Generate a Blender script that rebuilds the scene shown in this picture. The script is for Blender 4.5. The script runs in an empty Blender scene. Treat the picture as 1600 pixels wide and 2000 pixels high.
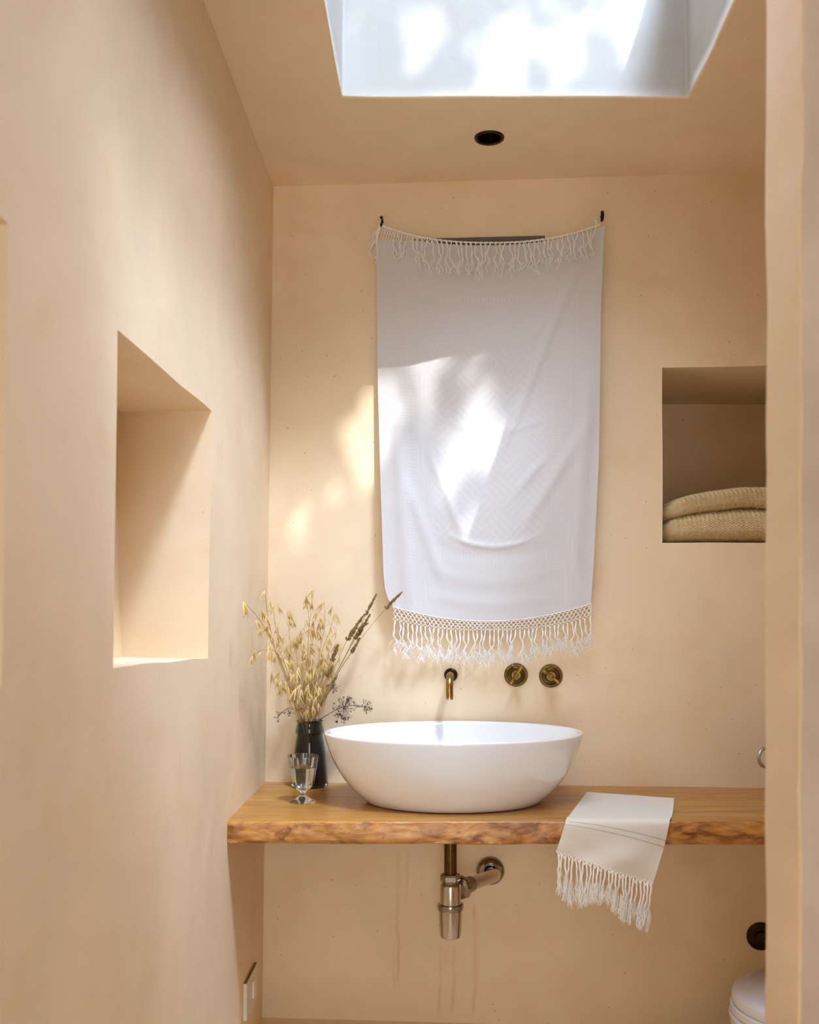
import bpy, bmesh, math, random
from mathutils import Vector, Matrix, noise as mnoise

rnd = random.Random(7)
SC = bpy.context.scene
COL = SC.collection
F = 1936.0; VX = 845.0; VY = 1190.0; EYE = 1.30
PI = math.pi

# ------------------------------------------------------------------ measuring helpers
def U(px, py, d):
    return Vector(((px - VX) * d / F, d, EYE - (py - VY) * d / F))
CEIL = 2.357
SLOPE = 0.068
def DW(X):                      # back wall, slightly out of square
    return 2.48 - SLOPE * (X + 0.41)
def dpx(px):
    k = (px - VX) / F
    return (2.48 - SLOPE * 0.41) / (1 + SLOPE * k)
def W(px, py, off=0.0):         # point seen at a pixel, off metres in front of the back wall
    return U(px, py, dpx(px) - off)
def LX(z):                      # left wall leans a little
    return -0.398 - 0.0139 * (CEIL - z)
def lerp(a, b, t): return a + (b - a) * t
def sstep(a, b, x):
    t = max(0.0, min(1.0, (x - a) / (b - a))); return t * t * (3 - 2 * t)
def interp(pts, x):
    if x <= pts[0][0]: return pts[0][1]
    for (a, b), (c, d) in zip(pts, pts[1:]):
        if x <= c: return lerp(b, d, (x - a) / (c - a))
    return pts[-1][1]
def catmull(P, n):
    P = [Vector(p) for p in P]
    Q = [P[0] * 2 - P[1]] + P + [P[-1] * 2 - P[-2]]
    out = []
    for i in range(1, len(Q) - 2):
        a, b, c, d = Q[i - 1:i + 3]
        for k in range(n):
            t = k / n
            out.append(0.5 * (2 * b + (c - a) * t + (2 * a - 5 * b + 4 * c - d) * t * t + (3 * b - a - 3 * c + d) * t ** 3))
    out.append(P[-1]); return out

# ------------------------------------------------------------------ mesh builder
class MB:
    def __init__(s): s.v = []; s.f = []; s.uv = None
    def add(s, vs, fs):
        o = len(s.v); s.v += [Vector(v) for v in vs]; s.f += [tuple(i + o for i in f) for f in fs]
    def box(s, a, b):
        x0, y0, z0 = a; x1, y1, z1 = b
        s.add([(x0,y0,z0),(x1,y0,z0),(x1,y1,z0),(x0,y1,z0),(x0,y0,z1),(x1,y0,z1),(x1,y1,z1),(x0,y1,z1)],
              [(0,3,2,1),(4,5,6,7),(0,1,5,4),(1,2,6,5),(2,3,7,6),(3,0,4,7)])
    def tube(s, P, r, n=6, cap=True):
        P = [Vector(p) for p in P]; m = len(P)
        R = r if isinstance(r, (list, tuple)) else [r] * m
        vs = []; N = None
        for i in range(m):
            t = (P[min(i + 1, m - 1)] - P[max(i - 1, 0)])
            t = t.normalized() if t.length > 1e-9 else Vector((0, 0, 1))
            if N is None:
                N = t.orthogonal().normalized()
            else:
                N = N - t * N.dot(t)
                N = N.normalized() if N.length > 1e-6 else t.orthogonal().normalized()
            B = t.cross(N)
            for k in range(n):
                a = 2 * PI * k / n
                vs.append(P[i] + (N * math.cos(a) + B * math.sin(a)) * R[i])
        fs = []
        for i in range(m - 1):
            for k in range(n):
                k2 = (k + 1) % n
                fs.append((i * n + k, i * n + k2, (i + 1) * n + k2, (i + 1) * n + k))
        if cap:
            fs.append(tuple(reversed(range(n)))); fs.append(tuple(range((m - 1) * n, m * n)))
        s.add(vs, fs)
    def lathe(s, prof, n=48, M=None, mod=None, close=False):
        vs = []; fs = []; m = len(prof)
        for i, (r, z) in enumerate(prof):
            for k in range(n):
                a = 2 * PI * k / n
                rr = max(r, 1e-5) * (mod(i, a) if mod else 1.0)
                v = Vector((rr * math.cos(a), rr * math.sin(a), z))
                vs.append(M @ v if M else v)
        for i in range(m - 1 if not close else m):
            j = (i + 1) % m
            for k in range(n):
                k2 = (k + 1) % n
                fs.append((i * n + k, i * n + k2, j * n + k2, j * n + k))
        s.add(vs, fs)
    def grid(s, fn, nu, nv, uv=True):
        o = len(s.v)
        for j in range(nv + 1):
            for i in range(nu + 1):
                s.v.append(Vector(fn(i / nu, j / nv)))
        if uv:
            s.uv = s.uv or {}
            for j in range(nv + 1):
                for i in range(nu + 1): s.uv[o + j * (nu + 1) + i] = (i / nu, j / nv)
        for j in range(nv):
            for i in range(nu):
                a = o + j * (nu + 1) + i
                s.f.append((a, a + 1, a + nu + 2, a + nu + 1))
    def build(s, name, mat, parent=None, world=True, smooth=True, fix=True):
        vs = s.v
        if parent is not None and world:
            Mi = wmat(parent).inverted(); vs = [Mi @ v for v in vs]
        me = bpy.data.meshes.new(name); me.from_pydata([tuple(v) for v in vs], [], s.f)
        if s.uv:
            l = me.uv_layers.new(name='UVMap')
            for p in me.polygons:
                for li in p.loop_indices:
                    l.data[li].uv = s.uv.get(me.loops[li].vertex_index, (0, 0))
        if fix:
            bm = bmesh.new(); bm.from_mesh(me); bmesh.ops.recalc_face_normals(bm, faces=bm.faces); bm.to_mesh(me); bm.free()
        me.materials.append(mat)
        if smooth:
            me.polygons.foreach_set('use_smooth', [True] * len(me.polygons))
            me.set_sharp_from_angle(angle=math.radians(38))
        o = bpy.data.objects.new(name, me); COL.objects.link(o)
        if parent is not None: o.parent = parent
        return o
def wmat(o):
    M = Matrix.LocRotScale(o.location, o.rotation_euler, o.scale)
    return wmat(o.parent) @ M if o.parent else M
def tag(o, label, cat, group=None, kind=None):
    if label: o['label'] = label
    if cat: o['category'] = cat
    if group: o['group'] = group
    if kind: o['kind'] = kind
    return o
def thing(name, label, cat, loc=(0, 0, 0), rz=0.0, group=None):
    o = bpy.data.objects.new(name, None); COL.objects.link(o)
    o.empty_display_size = 0.03
    o.location = loc; o.rotation_euler = (0, 0, rz)
    return tag(o, label, cat, group)
def struct(o, label=None):
    o['kind'] = 'structure'
    if label: o['label'] = label
    return o
RZ = -math.atan(SLOPE)          # back wall objects: local +Y goes into the wall
def bevel_mod(o, w, seg=3, ang=35):
    m = o.modifiers.new('edge', 'BEVEL'); m.width = w; m.segments = seg; m.limit_method = 'ANGLE'; m.angle_limit = math.radians(ang)
def bake(o):
    bpy.context.view_layer.update()
    dg = bpy.context.evaluated_depsgraph_get()
    me = bpy.data.meshes.new_from_object(o.evaluated_get(dg)); old = o.data
    o.modifiers.clear(); o.data = me; me.name = o.name; bpy.data.meshes.remove(old)

# ------------------------------------------------------------------ materials
class NT:
    def __init__(s, name):
        s.m = bpy.data.materials.new(name); s.m.use_nodes = True
        s.t = s.m.node_tree; s.b = s.t.nodes['Principled BSDF']; s.out = s.t.nodes['Material Output']
    def n(s, typ, **kw):
        x = s.t.nodes.new('ShaderNode' + typ)
        for k, v in kw.items():
            if k.startswith('i_'):
                key = k[2:]; key = int(key) if key.isdigit() else key.replace('_', ' ')
                if hasattr(v, 'is_output') and v.is_output: s.t.links.new(v, x.inputs[key])
                else: x.inputs[key].default_value = v
            else: setattr(x, k, v)
        return x
    def link(s, a, b): s.t.links.new(a, b)
    def math(s, op, a, b=0.0, c=None, clamp=False):
        x = s.n('Math', operation=op, use_clamp=clamp)
        for i, v in enumerate((a, b, c)):
            if v is None: continue
            if hasattr(v, 'is_output'): s.link(v, x.inputs[i])
            else: x.inputs[i].default_value = v
        return x.outputs[0]
    def mix(s, fac, a, b):
        x = s.n('Mix', data_type='RGBA')
        for k, v in ((0, fac), (6, a), (7, b)):
            if hasattr(v, 'is_output'): s.link(v, x.inputs[k])
            else: x.inputs[k].default_value = v if k == 0 else (*v[:3], 1)
        return x.outputs[2]
    def ramp(s, fac, stops):
        x = s.n('ValToRGB'); s.link(fac, x.inputs[0]); e = x.color_ramp.elements
        while len(e) < len(stops): e.new(0.5)
        for i, (p, c) in enumerate(stops):
            e[i].position = p; e[i].color = (*c, 1) if len(c) == 3 else c
        return x.outputs[0]
    def coord(s, kind='Object', scale=(1, 1, 1), rot=(0, 0, 0)):
        c = s.n('TexCoord').outputs[kind]; mp = s.n('Mapping'); s.link(c, mp.inputs[0])
        mp.inputs['Scale'].default_value = scale; mp.inputs['Rotation'].default_value = rot
        return mp.outputs[0]
    def noise(s, vec, scale, detail=4, rough=0.55, dist=0.0):
        x = s.n('TexNoise'); s.link(vec, x.inputs['Vector']); x.inputs['Scale'].default_value = scale
        x.inputs['Detail'].default_value = detail; x.inputs['Roughness'].default_value = rough; x.inputs['Distortion'].default_value = dist
        return x.outputs[0]
    def bump(s, h, strength, dist=0.01, prev=None):
        x = s.n('Bump'); s.link(h, x.inputs['Height']); x.inputs['Strength'].default_value = strength; x.inputs['Distance'].default_value = dist
        if prev is not None: s.link(prev, x.inputs['Normal'])
        return x.outputs[0]
    def set(s, **kw):
        for k, v in kw.items():
            key = {'color': 'Base Color', 'rough': 'Roughness', 'metal': 'Metallic', 'normal': 'Normal', 'ior': 'IOR',
                   'trans': 'Transmission Weight', 'coat': 'Coat Weight', 'coatr': 'Coat Roughness', 'sheen': 'Sheen Weight', 'spec': 'Specular IOR Level'}[k]
            if hasattr(v, 'is_output'): s.link(v, s.b.inputs[key])
            else: s.b.inputs[key].default_value = (*v, 1) if key == 'Base Color' else v
        return s.m

def plaster(name, base, streaks=(), speck=1.0, rough=0.62):
    t = NT(name); v = t.coord()
    big = t.noise(v, 1.7, 3, 0.6, 0.4); mid = t.noise(v, 7.0, 3, 0.6, 0.3); fine = t.noise(v, 60, 2, 0.6)
    a = tuple(c * 0.90 for c in base); b = tuple(min(0.97, c * 1.07) for c in base)
    och = (base[0] * 0.93, base[1] * 0.83, base[2] * 0.68)
    c = t.mix(t.ramp(big, [(0.3, (0, 0, 0)), (0.7, (1, 1, 1))]), a, b)
    c = t.mix(t.math('MULTIPLY', t.ramp(mid, [(0.52, (0, 0, 0)), (0.8, (1, 1, 1))]), 0.55), c, och)
    # small air holes and grit in the plaster
    vo = t.n('TexVoronoi', feature='F1'); t.link(v, vo.inputs['Vector']); vo.inputs['Scale'].default_value = 34
    gate = t.ramp(t.noise(v, 9.0, 3), [(0.45, (0, 0, 0)), (0.52, (1, 1, 1))])
    dot = t.math('LESS_THAN', vo.outputs['Distance'], t.math('MULTIPLY', t.noise(v, 23.0, 1), 0.115))
    dots = t.math('MULTIPLY', t.math('MULTIPLY', dot, gate), 0.5 * speck)
    c = t.mix(dots, c, (base[0] * 0.42, base[1] * 0.33, base[2] * 0.24))
    if streaks:
        ob = t.n('TexCoord').outputs['Object']; sp = t.n('SeparateXYZ'); t.link(ob, sp.inputs[0])
        wob = t.math('MULTIPLY', t.math('SUBTRACT', t.noise(t.coord(scale=(3, 3, 9)), 1.0, 3), 0.5), 0.030)
        X = t.math('ADD', sp.outputs[0], wob); Z = sp.outputs[2]; tot = None
        for (sx, z0, z1, w, k) in streaks:
            d = t.math('DIVIDE', t.math('ABSOLUTE', t.math('SUBTRACT', X, sx)), w)
            m = t.math('SUBTRACT', 1.0, d, clamp=True)
            g = t.math('MULTIPLY', t.math('DIVIDE', t.math('SUBTRACT', Z, z0), 0.03, clamp=True), t.math('DIVIDE', t.math('SUBTRACT', z1, Z), 0.02, clamp=True))
            m = t.math('MULTIPLY', t.math('MULTIPLY', m, g), k)
            tot = m if tot is None else t.math('MAXIMUM', tot, m)
        br = t.ramp(t.noise(t.coord(scale=(30, 30, 14)), 1.0, 3), [(0.35, (0.25,) * 3), (0.65, (1, 1, 1))])
        c = t.mix(t.math('MULTIPLY', tot, br), c, (base[0] * 0.78, base[1] * 0.60, base[2] * 0.34))
    n1 = t.bump(big, 0.35, 0.02); n2 = t.bump(mid, 0.28, 0.006, n1); n3 = t.bump(fine, 0.16, 0.0016, n2)
    n4 = t.bump(t.math('SUBTRACT', 1.0, dots), 0.4, 0.001, n3)
    r = t.math('ADD', t.math('MULTIPLY', mid, 0.25), rough - 0.12)
    return t.set(color=c, rough=r, normal=n4, spec=0.35)

def simple(name, col, rough=0.5, metal=0.0, **kw):
    t = NT(name); return t.set(color=col, rough=rough, metal=metal, **kw)
def mottled(name, c1, c2, scale, rough, metal=0.0, bump=0.0, stretch=(1, 1, 1), detail=4, **kw):
    t = NT(name); v = t.coord(scale=stretch); n = t.noise(v, scale, detail)
    c = t.mix(t.ramp(n, [(0.32, (0, 0, 0)), (0.68, (1, 1, 1))]), c1, c2)
    if bump: t.set(normal=t.bump(n, bump, 0.002))
    return t.set(color=c, rough=rough, metal=metal, **kw)
def glass(name, col, ior=1.45, rough=0.0):
    t = NT(name); return t.set(color=col, rough=rough, ior=ior, trans=1.0)
def pane_mat(name):
    t = NT(name); tr = t.n('BsdfTransparent'); gl = t.n('BsdfGlossy'); gl.inputs['Roughness'].default_value = 0.02
    tr.inputs[0].default_value = (0.97, 0.985, 0.98, 1)
    lw = t.n('Fresnel'); lw.inputs[0].default_value = 1.45; mx = t.n('MixShader')
    t.link(lw.outputs[0], mx.inputs[0]); t.link(tr.outputs[0], mx.inputs[1]); t.link(gl.outputs[0], mx.inputs[2]); t.link(mx.outputs[0], t.out.inputs[0])
    return t.m
def cloth_mat(name, col, weave=900, pattern=False, stripes=None, translucent=0.25):
    t = NT(name); uvn = t.n('TexCoord').outputs['UV']; sp = t.n('SeparateXYZ'); t.link(uvn, sp.inputs[0]); u, v = sp.outputs[0], sp.outputs[1]
    ob = t.coord()
    w = t.math('MULTIPLY', t.math('SINE', t.math('MULTIPLY', u, weave)), t.math('SINE', t.math('MULTIPLY', v, weave * 1.6)))
    fuzz = t.noise(ob, 240, 3); slub = t.noise(t.coord(scale=(18, 18, 400)), 1.0, 3)
    c = t.mix(t.math('MULTIPLY', slub, 0.5), col, tuple(k * 0.93 for k in col))
    nrm = t.bump(t.math('ADD', t.math('MULTIPLY', w, 0.3), t.math('ADD', fuzz, slub)), 0.22, 0.0006)
    if pattern:
        # raised woven figure: interlocking diagonal fret inside a framed panel, border lines at the sides
        mp = t.n('Mapping'); t.link(uvn, mp.inputs[0]); mp.inputs['Scale'].default_value = (0.56, 0.95, 1); mp.inputs['Rotation'].default_value = (0, 0, PI / 4)
        def fret(vec, sc):
            s2 = t.n('SeparateXYZ'); t.link(vec, s2.inputs[0])
            a = t.math('MULTIPLY', s2.outputs[0], sc); b = t.math('MULTIPLY', s2.outputs[1], sc)
            chk = t.math('LESS_THAN', t.math('FRACT', t.math('ADD', t.math('MULTIPLY', t.math('FLOOR', a), 0.5), t.math('MULTIPLY', t.math('FLOOR', b), 0.5))), 0.25)
            la = t.math('LESS_THAN', t.math('FRACT', t.math('MULTIPLY', a, 4.0)), 0.42); lb = t.math('LESS_THAN', t.math('FRACT', t.math('MULTIPLY', b, 4.0)), 0.42)
            return t.math('ADD', t.math('MULTIPLY', chk, la), t.math('MULTIPLY', t.math('SUBTRACT', 1.0, chk), lb))
        f = fret(mp.outputs[0], 16.0)
        def band(x, lo, hi): return t.math('MULTIPLY', t.math('GREATER_THAN', x, lo), t.math('LESS_THAN', x, hi))
        # v runs 0 top - 1 bottom
        panel = t.math('MULTIPLY', band(u, 0.235, 0.765), band(v, 0.27, 0.80))
        side = t.math('MULTIPLY', t.math('ADD', band(u, 0.11, 0.17), band(u, 0.80, 0.86)), 1.0)
        hl = t.math('MULTIPLY', t.math('ADD', band(v, 0.135, 0.155), band(v, 0.825, 0.845)), band(u, 0.19, 0.78))
        tick = t.math('LESS_THAN', t.math('FRACT', t.math('MULTIPLY', v, 110.0)), 0.45)
        tick2 = t.math('LESS_THAN', t.math('FRACT', t.math('MULTIPLY', u, 60.0)), 0.45)
        lines = t.math('ADD', t.math('ADD', band(u, 0.105, 0.109), band(u, 0.130, 0.134)), t.math('ADD', band(u, 0.175, 0.178), t.math('ADD', band(u, 0.195, 0.199), t.math('ADD', band(u, 0.785, 0.789), t.math('ADD', band(u, 0.865, 0.869), band(u, 0.892, 0.896))))))
        h = t.math('ADD', t.math('MULTIPLY', panel, f), t.math('ADD', t.math('MULTIPLY', t.math('MULTIPLY', side, tick), 0.7), t.math('ADD', t.math('MULTIPLY', hl, tick2), lines)))
        nrm = t.bump(h, 0.5, 0.0012, nrm)
        c = t.mix(t.math('MULTIPLY', h, 0.35), c, tuple(min(0.93, k * 1.07) for k in col))
    if stripes:
        for (v0, v1, u0) in stripes:
            vd = t.math('SUBTRACT', v, t.math('MULTIPLY', u, 0.14)); s_ = t.math('MULTIPLY', t.math('GREATER_THAN', vd, v0), t.math('LESS_THAN', vd, v1))
            s_ = t.math('MULTIPLY', t.math('MULTIPLY', s_, t.math('GREATER_THAN', u, u0)), 0.55)
            c = t.mix(s_, c, (0.34, 0.345, 0.36))
    t.set(color=c, rough=0.85, normal=nrm, spec=0.15)
    tr = t.n('BsdfTranslucent'); t.link(c, tr.inputs[0]); mx = t.n('MixShader'); mx.inputs[0].default_value = translucent
    t.link(t.b.outputs[0], mx.inputs[1]); t.link(tr.outputs[0], mx.inputs[2]); t.link(mx.outputs[0], t.out.inputs[0])
    return t.m

PL = (0.83, 0.645, 0.428)
def wx(px, py): return W(px, py)
ST = []
for (px, y0, y1, w, k) in [(1010, 1340, 1395, 0.010, 0.7), (1000, 1345, 1375, 0.006, 0.5), (1078, 1345, 1400, 0.011, 0.5), (1090, 1342, 1365, 0.007, 0.5),
                           (776, 1655, 1932, 0.0035, 0.8), (768, 1850, 1935, 0.003, 0.6), (792, 1652, 1800, 0.003, 0.35), (858, 1840, 1995, 0.0035, 0.75), (868, 1845, 1930, 0.003, 0.5),
                           (884, 1842, 1985, 0.0032, 0.65), (925, 1760, 1990, 0.0038, 0.75), (930, 1770, 1915, 0.003, 0.5), (820, 1705, 1722, 0.004, 0.8)]:
    p = W(px, y0); q = W(px, y1); ST.append((p.x, q.z, p.z, w * 1.9, k * .85))
M_back = plaster('back_wall_plaster', PL, ST, 1.1)
M_wall = plaster('wall_plaster', PL, (), 0.55)
M_ceil = plaster('ceiling_plaster', PL, (), 0.7)
M_shaft = plaster('shaft_limewash', (0.66, 0.625, 0.575), (), 0.35)
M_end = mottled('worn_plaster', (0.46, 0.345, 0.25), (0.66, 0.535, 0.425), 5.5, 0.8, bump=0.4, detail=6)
M_floor = mottled('floor_screed', (0.72, 0.55, 0.36), (0.80, 0.63, 0.44), 4.0, 0.5, bump=0.1)

def wood(name, front):
    t = NT(name)
    v = t.coord(scale=(1.3, 13, 13) if not front else (5.0, 8, 15))
    big = t.noise(t.coord(scale=(1.2, 4, 4) if not front else (2.2, 3, 5)), 2.0, 4, 0.6, 0.6)
    g = t.noise(v, 2.2 if not front else 1.6, 6, 0.62, 1.2 if not front else 2.2)
    fine = t.noise(t.coord(scale=(6, 160, 160) if not front else (40, 60, 190)), 1.0, 4, 0.6)
    if not front:
        c = t.ramp(g, [(0.28, (0.24, 0.095, 0.014)), (0.45, (0.43, 0.190, 0.030)), (0.58, (0.56, 0.265, 0.046)), (0.75, (0.46, 0.20, 0.030))])
        c = t.mix(t.math('MULTIPLY', t.ramp(big, [(0.4, (0, 0, 0)), (0.7, (1, 1, 1))]), 0.45), c, (0.36, 0.145, 0.020))
    else:
        c = t.ramp(g, [(0.25, (0.075, 0.020, 0.004)), (0.40, (0.30, 0.105, 0.018)), (0.52, (0.56, 0.235, 0.045)), (0.66, (0.70, 0.33, 0.080)), (0.8, (0.36, 0.125, 0.024))])
        c = t.mix(t.ramp(big, [(0.58, (0, 0, 0)), (0.72, (0.7, 0.7, 0.7))]), c, (0.15, 0.045, 0.009))
    c = t.mix(t.math('MULTIPLY', fine, 0.35), c, (0.20, 0.075, 0.016))
    n = t.bump(g, 0.35 if front else 0.05, 0.003); n = t.bump(fine, 0.18, 0.0008, n)
    return t.set(color=c, rough=0.36 if not front else 0.4, normal=n, coat=0.25, coatr=0.25)
M_wtop = wood('oiled_wood_top', False); M_wfront = wood('oiled_wood_edge', True)
M_ceramic = simple('white_ceramic', (0.86, 0.86, 0.86), 0.06, coat=0.5, coatr=0.03)
M_lid = simple('white_plastic', (0.88, 0.88, 0.90), 0.2)
M_brass = mottled('aged_brass', (0.22, 0.115, 0.025), (0.46, 0.28, 0.075), 60, 0.3, 1.0)
M_bronze = mottled('dark_bronze', (0.030, 0.018, 0.006), (0.075, 0.045, 0.016), 45, 0.34, 1.0)
M_bronze2 = mottled('tarnished_bronze', (0.09, 0.052, 0.014), (0.16, 0.095, 0.026), 50, 0.32, 1.0)
M_nickel = mottled('brushed_nickel', (0.52, 0.45, 0.37), (0.68, 0.61, 0.53), 6, 0.17, 1.0)
M_nickel2 = simple('nickel_flange', (0.36, 0.30, 0.24), 0.18, 1.0)
M_grip = simple('matt_sleeve', (0.30, 0.25, 0.20), 0.45, 0.6)
M_black = simple('black_iron', (0.006, 0.006, 0.006), 0.45, 0.3)
M_mirror = simple('mirror_silver', (0.7, 0.7, 0.7), 0.03, 1.0)
M_mframe = mottled('grey_frame', (0.10, 0.085, 0.07), (0.14, 0.12, 0.10), 20, 0.5)
M_towel = cloth_mat('white_cotton', (0.79, 0.755, 0.735), 1100, pattern=True, translucent=0.22)
M_yarn = mottled('white_yarn', (0.87, 0.81, 0.73), (0.94, 0.90, 0.84), 300, 0.9, bump=0.2, spec=0.1)
M_hand = cloth_mat('natural_cotton', (0.85, 0.78, 0.68), 700, stripes=[(0.520, 0.530, 0.03), (0.572, 0.582, 0.0)], translucent=0.15)
M_hyarn = mottled('natural_yarn', (0.85, 0.78, 0.68), (0.92, 0.87, 0.78), 300, 0.9, bump=0.2, spec=0.1)
M_vase = glass('smoked_glass', (0.235, 0.262, 0.275), 1.45, 0.02)
M_glass = glass('clear_glass', (0.985, 0.99, 0.985), 1.48)
M_water = glass('water', (0.99, 0.995, 1.0), 1.33)
M_oat = mottled('straw', (0.50, 0.31, 0.080), (0.74, 0.51, 0.19), 60, 0.7, sheen=0.2)
M_ostem = mottled('straw_stem', (0.34, 0.20, 0.06), (0.50, 0.31, 0.10), 40, 0.7)
M_seed = mottled('brown_seed', (0.13, 0.07, 0.018), (0.32, 0.19, 0.060), 260, 0.8, bump=0.4)
M_bud = mottled('dark_bud', (0.045, 0.025, 0.020), (0.22, 0.13, 0.085), 200, 0.7)
M_pale = mottled('pale_husk', (0.40, 0.30, 0.18), (0.58, 0.47, 0.30), 200, 0.8)
M_pewter = simple('pale_metal', (0.52, 0.47, 0.38), 0.35, 0.9)
M_cream = simple('cream_plate', (0.74, 0.69, 0.56), 0.35)
M_edge = simple('shaded_plate_metal', (0.25, 0.17, 0.07), 0.35, 1.0)
M_white = simple('white_switch', (0.85, 0.85, 0.82), 0.3)
M_leaf = mottled('leaf', (0.05, 0.11, 0.02), (0.10, 0.18, 0.04), 3, 0.6)
M_bark = mottled('bark', (0.10, 0.07, 0.05), (0.18, 0.13, 0.09), 9, 0.9)
M_frame = simple('rooflight_frame', (0.75, 0.74, 0.72), 0.4)
M_pane = pane_mat('window_glass')

# ------------------------------------------------------------------ the room
SKY = (-0.188, 0.526, 0.90, 2.046)          # rooflight opening x0,x1,y0,y1
SH = 0.40                                   # shaft height
RX = 1.22                                   # right wall face
YB = -0.95                                  # rear wall face
def cutter(corners, amp=0.0, sub=14):
    """box from 8 corners with hand-made wobbly edges"""
    mb = MB(); mb.add(corners, [(0,3,2,1),(4,5,6,7),(0,1,5,4),(1,2,6,5),(2,3,7,6),(3,0,4,7)])
    me = bpy.data.meshes.new('cut'); me.from_pydata([tuple(v) for v in mb.v], [], mb.f)
    bm = bmesh.new(); bm.from_mesh(me); bmesh.ops.recalc_face_normals(bm, faces=bm.faces)
    if amp:
        bmesh.ops.subdivide_edges(bm, edges=bm.edges[:], cuts=sub, use_grid_fill=True)
        for v in bm.verts:
            n = mnoise.noise_vector(v.co * 5.0 + Vector((3.1, 7.7, 1.3))); v.co += n * amp
    bm.to_mesh(me); bm.free()
    o = bpy.data.objects.new('cut', me); COL.objects.link(o); return o
def cut(o, cs, bev=0.006, seg=4):
    for c in cs:
        m = o.modifiers.new('b', 'BOOLEAN'); m.operation = 'DIFFERENCE'; m.object = c; m.solver = 'EXACT'
    bevel_mod(o, bev, seg, 42)
    bake(o)
    for c in cs: bpy.data.objects.remove(c)

# left wall with two deep niches
zt, zb = CEIL + 0.30, -0.1
mb = MB()
mb.add([(LX(zb), YB - 0.1, zb), (LX(zb), 2.75, zb), (LX(zt), 2.75, zt), (LX(zt), YB - 0.1, zt), (-0.85, YB - 0.1, zb), (-0.85, 2.75, zb), (-0.85, 2.75, zt), (-0.85, YB - 0.1, zt)],
       [(0,1,2,3),(7,6,5,4),(0,4,5,1),(1,5,6,2),(2,6,7,3),(3,7,4,0)])
wl = struct(mb.build('wall_left', M_wall, smooth=False))
def niche_left(y0, y1, z0a, z0b, z1a, z1b):
    xi = -0.2
    return cutter([(-0.575, y0, z0a), (xi, y0, z0a), (xi, y1, z0b), (-0.575, y1, z0b), (-0.588, y0, z1a), (xi, y0, z1a), (xi, y1, z1b), (-0.588, y1, z1b)], 0.0035)
cut(wl, [niche_left(1.283, 1.828, EYE - 0.077, EYE - 0.088, EYE + 0.361, EYE + 0.365), niche_left(0.40, 0.9525, EYE - 0.078, EYE - 0.078, EYE + 0.37, EYE + 0.37)], 0.005)

# back wall with the niche for the blanket
n0 = W(1297, 1060); n1 = W(1297, 718)
mb = MB()
xa, xb = -0.86, RX + 0.5
mb.add([(xa, DW(xa), zb), (xb, DW(xb), zb), (xb, 3.05, zb), (xa, 3.05, zb), (xa, DW(xa), zt), (xb, DW(xb), zt), (xb, 3.05, zt), (xa, 3.05, zt)],
       [(0,3,2,1),(4,5,6,7),(0,1,5,4),(1,2,6,5),(2,3,7,6),(3,0,4,7)])
wb = struct(mb.build('wall_back', M_back, smooth=False))
NX0, NX1, NZ0, NZ1, NYB = n0.x, n0.x + 0.46, n0.z, n1.z, 2.84
cut(wb, [cutter([(NX0, 2.2, NZ0), (NX1, 2.2, NZ0), (NX1, NYB, NZ0), (NX0 - 0.01, NYB, NZ0), (NX0, 2.2, NZ1), (NX1, 2.2, NZ1 + 0.004), (NX1, NYB, NZ1), (NX0 - 0.01, NYB, NZ1)], 0.0028)], 0.005)

# ceiling slab: its thickness is the rooflight shaft
mb = MB(); mb.box((-1.0, -2.4, CEIL), (RX + 0.6, 3.05, CEIL + SH))  # runs past the rear wall as an added overhang that blocks sun
ce = struct(mb.build('ceiling', M_ceil, smooth=False))
DL = U(956, 269, (CEIL - EYE) * F / (VY - 269)); DL.z = CEIL
hole = MB(); hole.lathe([(0.0, -0.1), (0.0305, -0.1), (0.0305, 0.11), (0.0, 0.11)], 40, Matrix.Translation(DL))
ho = hole.build('cut', M_ceil)
x0, x1, y0, y1 = SKY
sk = cutter([(x0, y0, CEIL - 0.1), (x1, y0, CEIL - 0.1), (x1, y1, CEIL - 0.1), (x0, y1, CEIL - 0.1), (x0, y0, CEIL + SH + 0.1), (x1, y0, CEIL + SH + 0.1), (x1, y1 + 0.012, CEIL + SH + 0.1), (x0, y1 + 0.012, CEIL + SH + 0.1)], 0.0045, 18)
cut(ce, [sk, ho], 0.005)
ce.data.materials.append(M_shaft)
for p in ce.data.polygons:      # white limewashed reveal of the rooflight
    c = p.center
    if abs(p.normal.z) < 0.5 and c.z > CEIL + 0.006 and x0 - 0.05 < c.x < x1 + 0.05 and y0 - 0.05 < c.y < y1 + 0.06: p.material_index = 1

mb = MB(); mb.box((-1.0, YB - 0.1, -0.12), (RX + 0.6, 3.05, 0.0)); struct(mb.build('floor', M_floor, smooth=False))
mb = MB(); mb.box((RX, YB - 0.1, zb), (RX + 0.4, 2.7, zt)); struct(mb.build('wall_right', M_wall, smooth=False))
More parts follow.
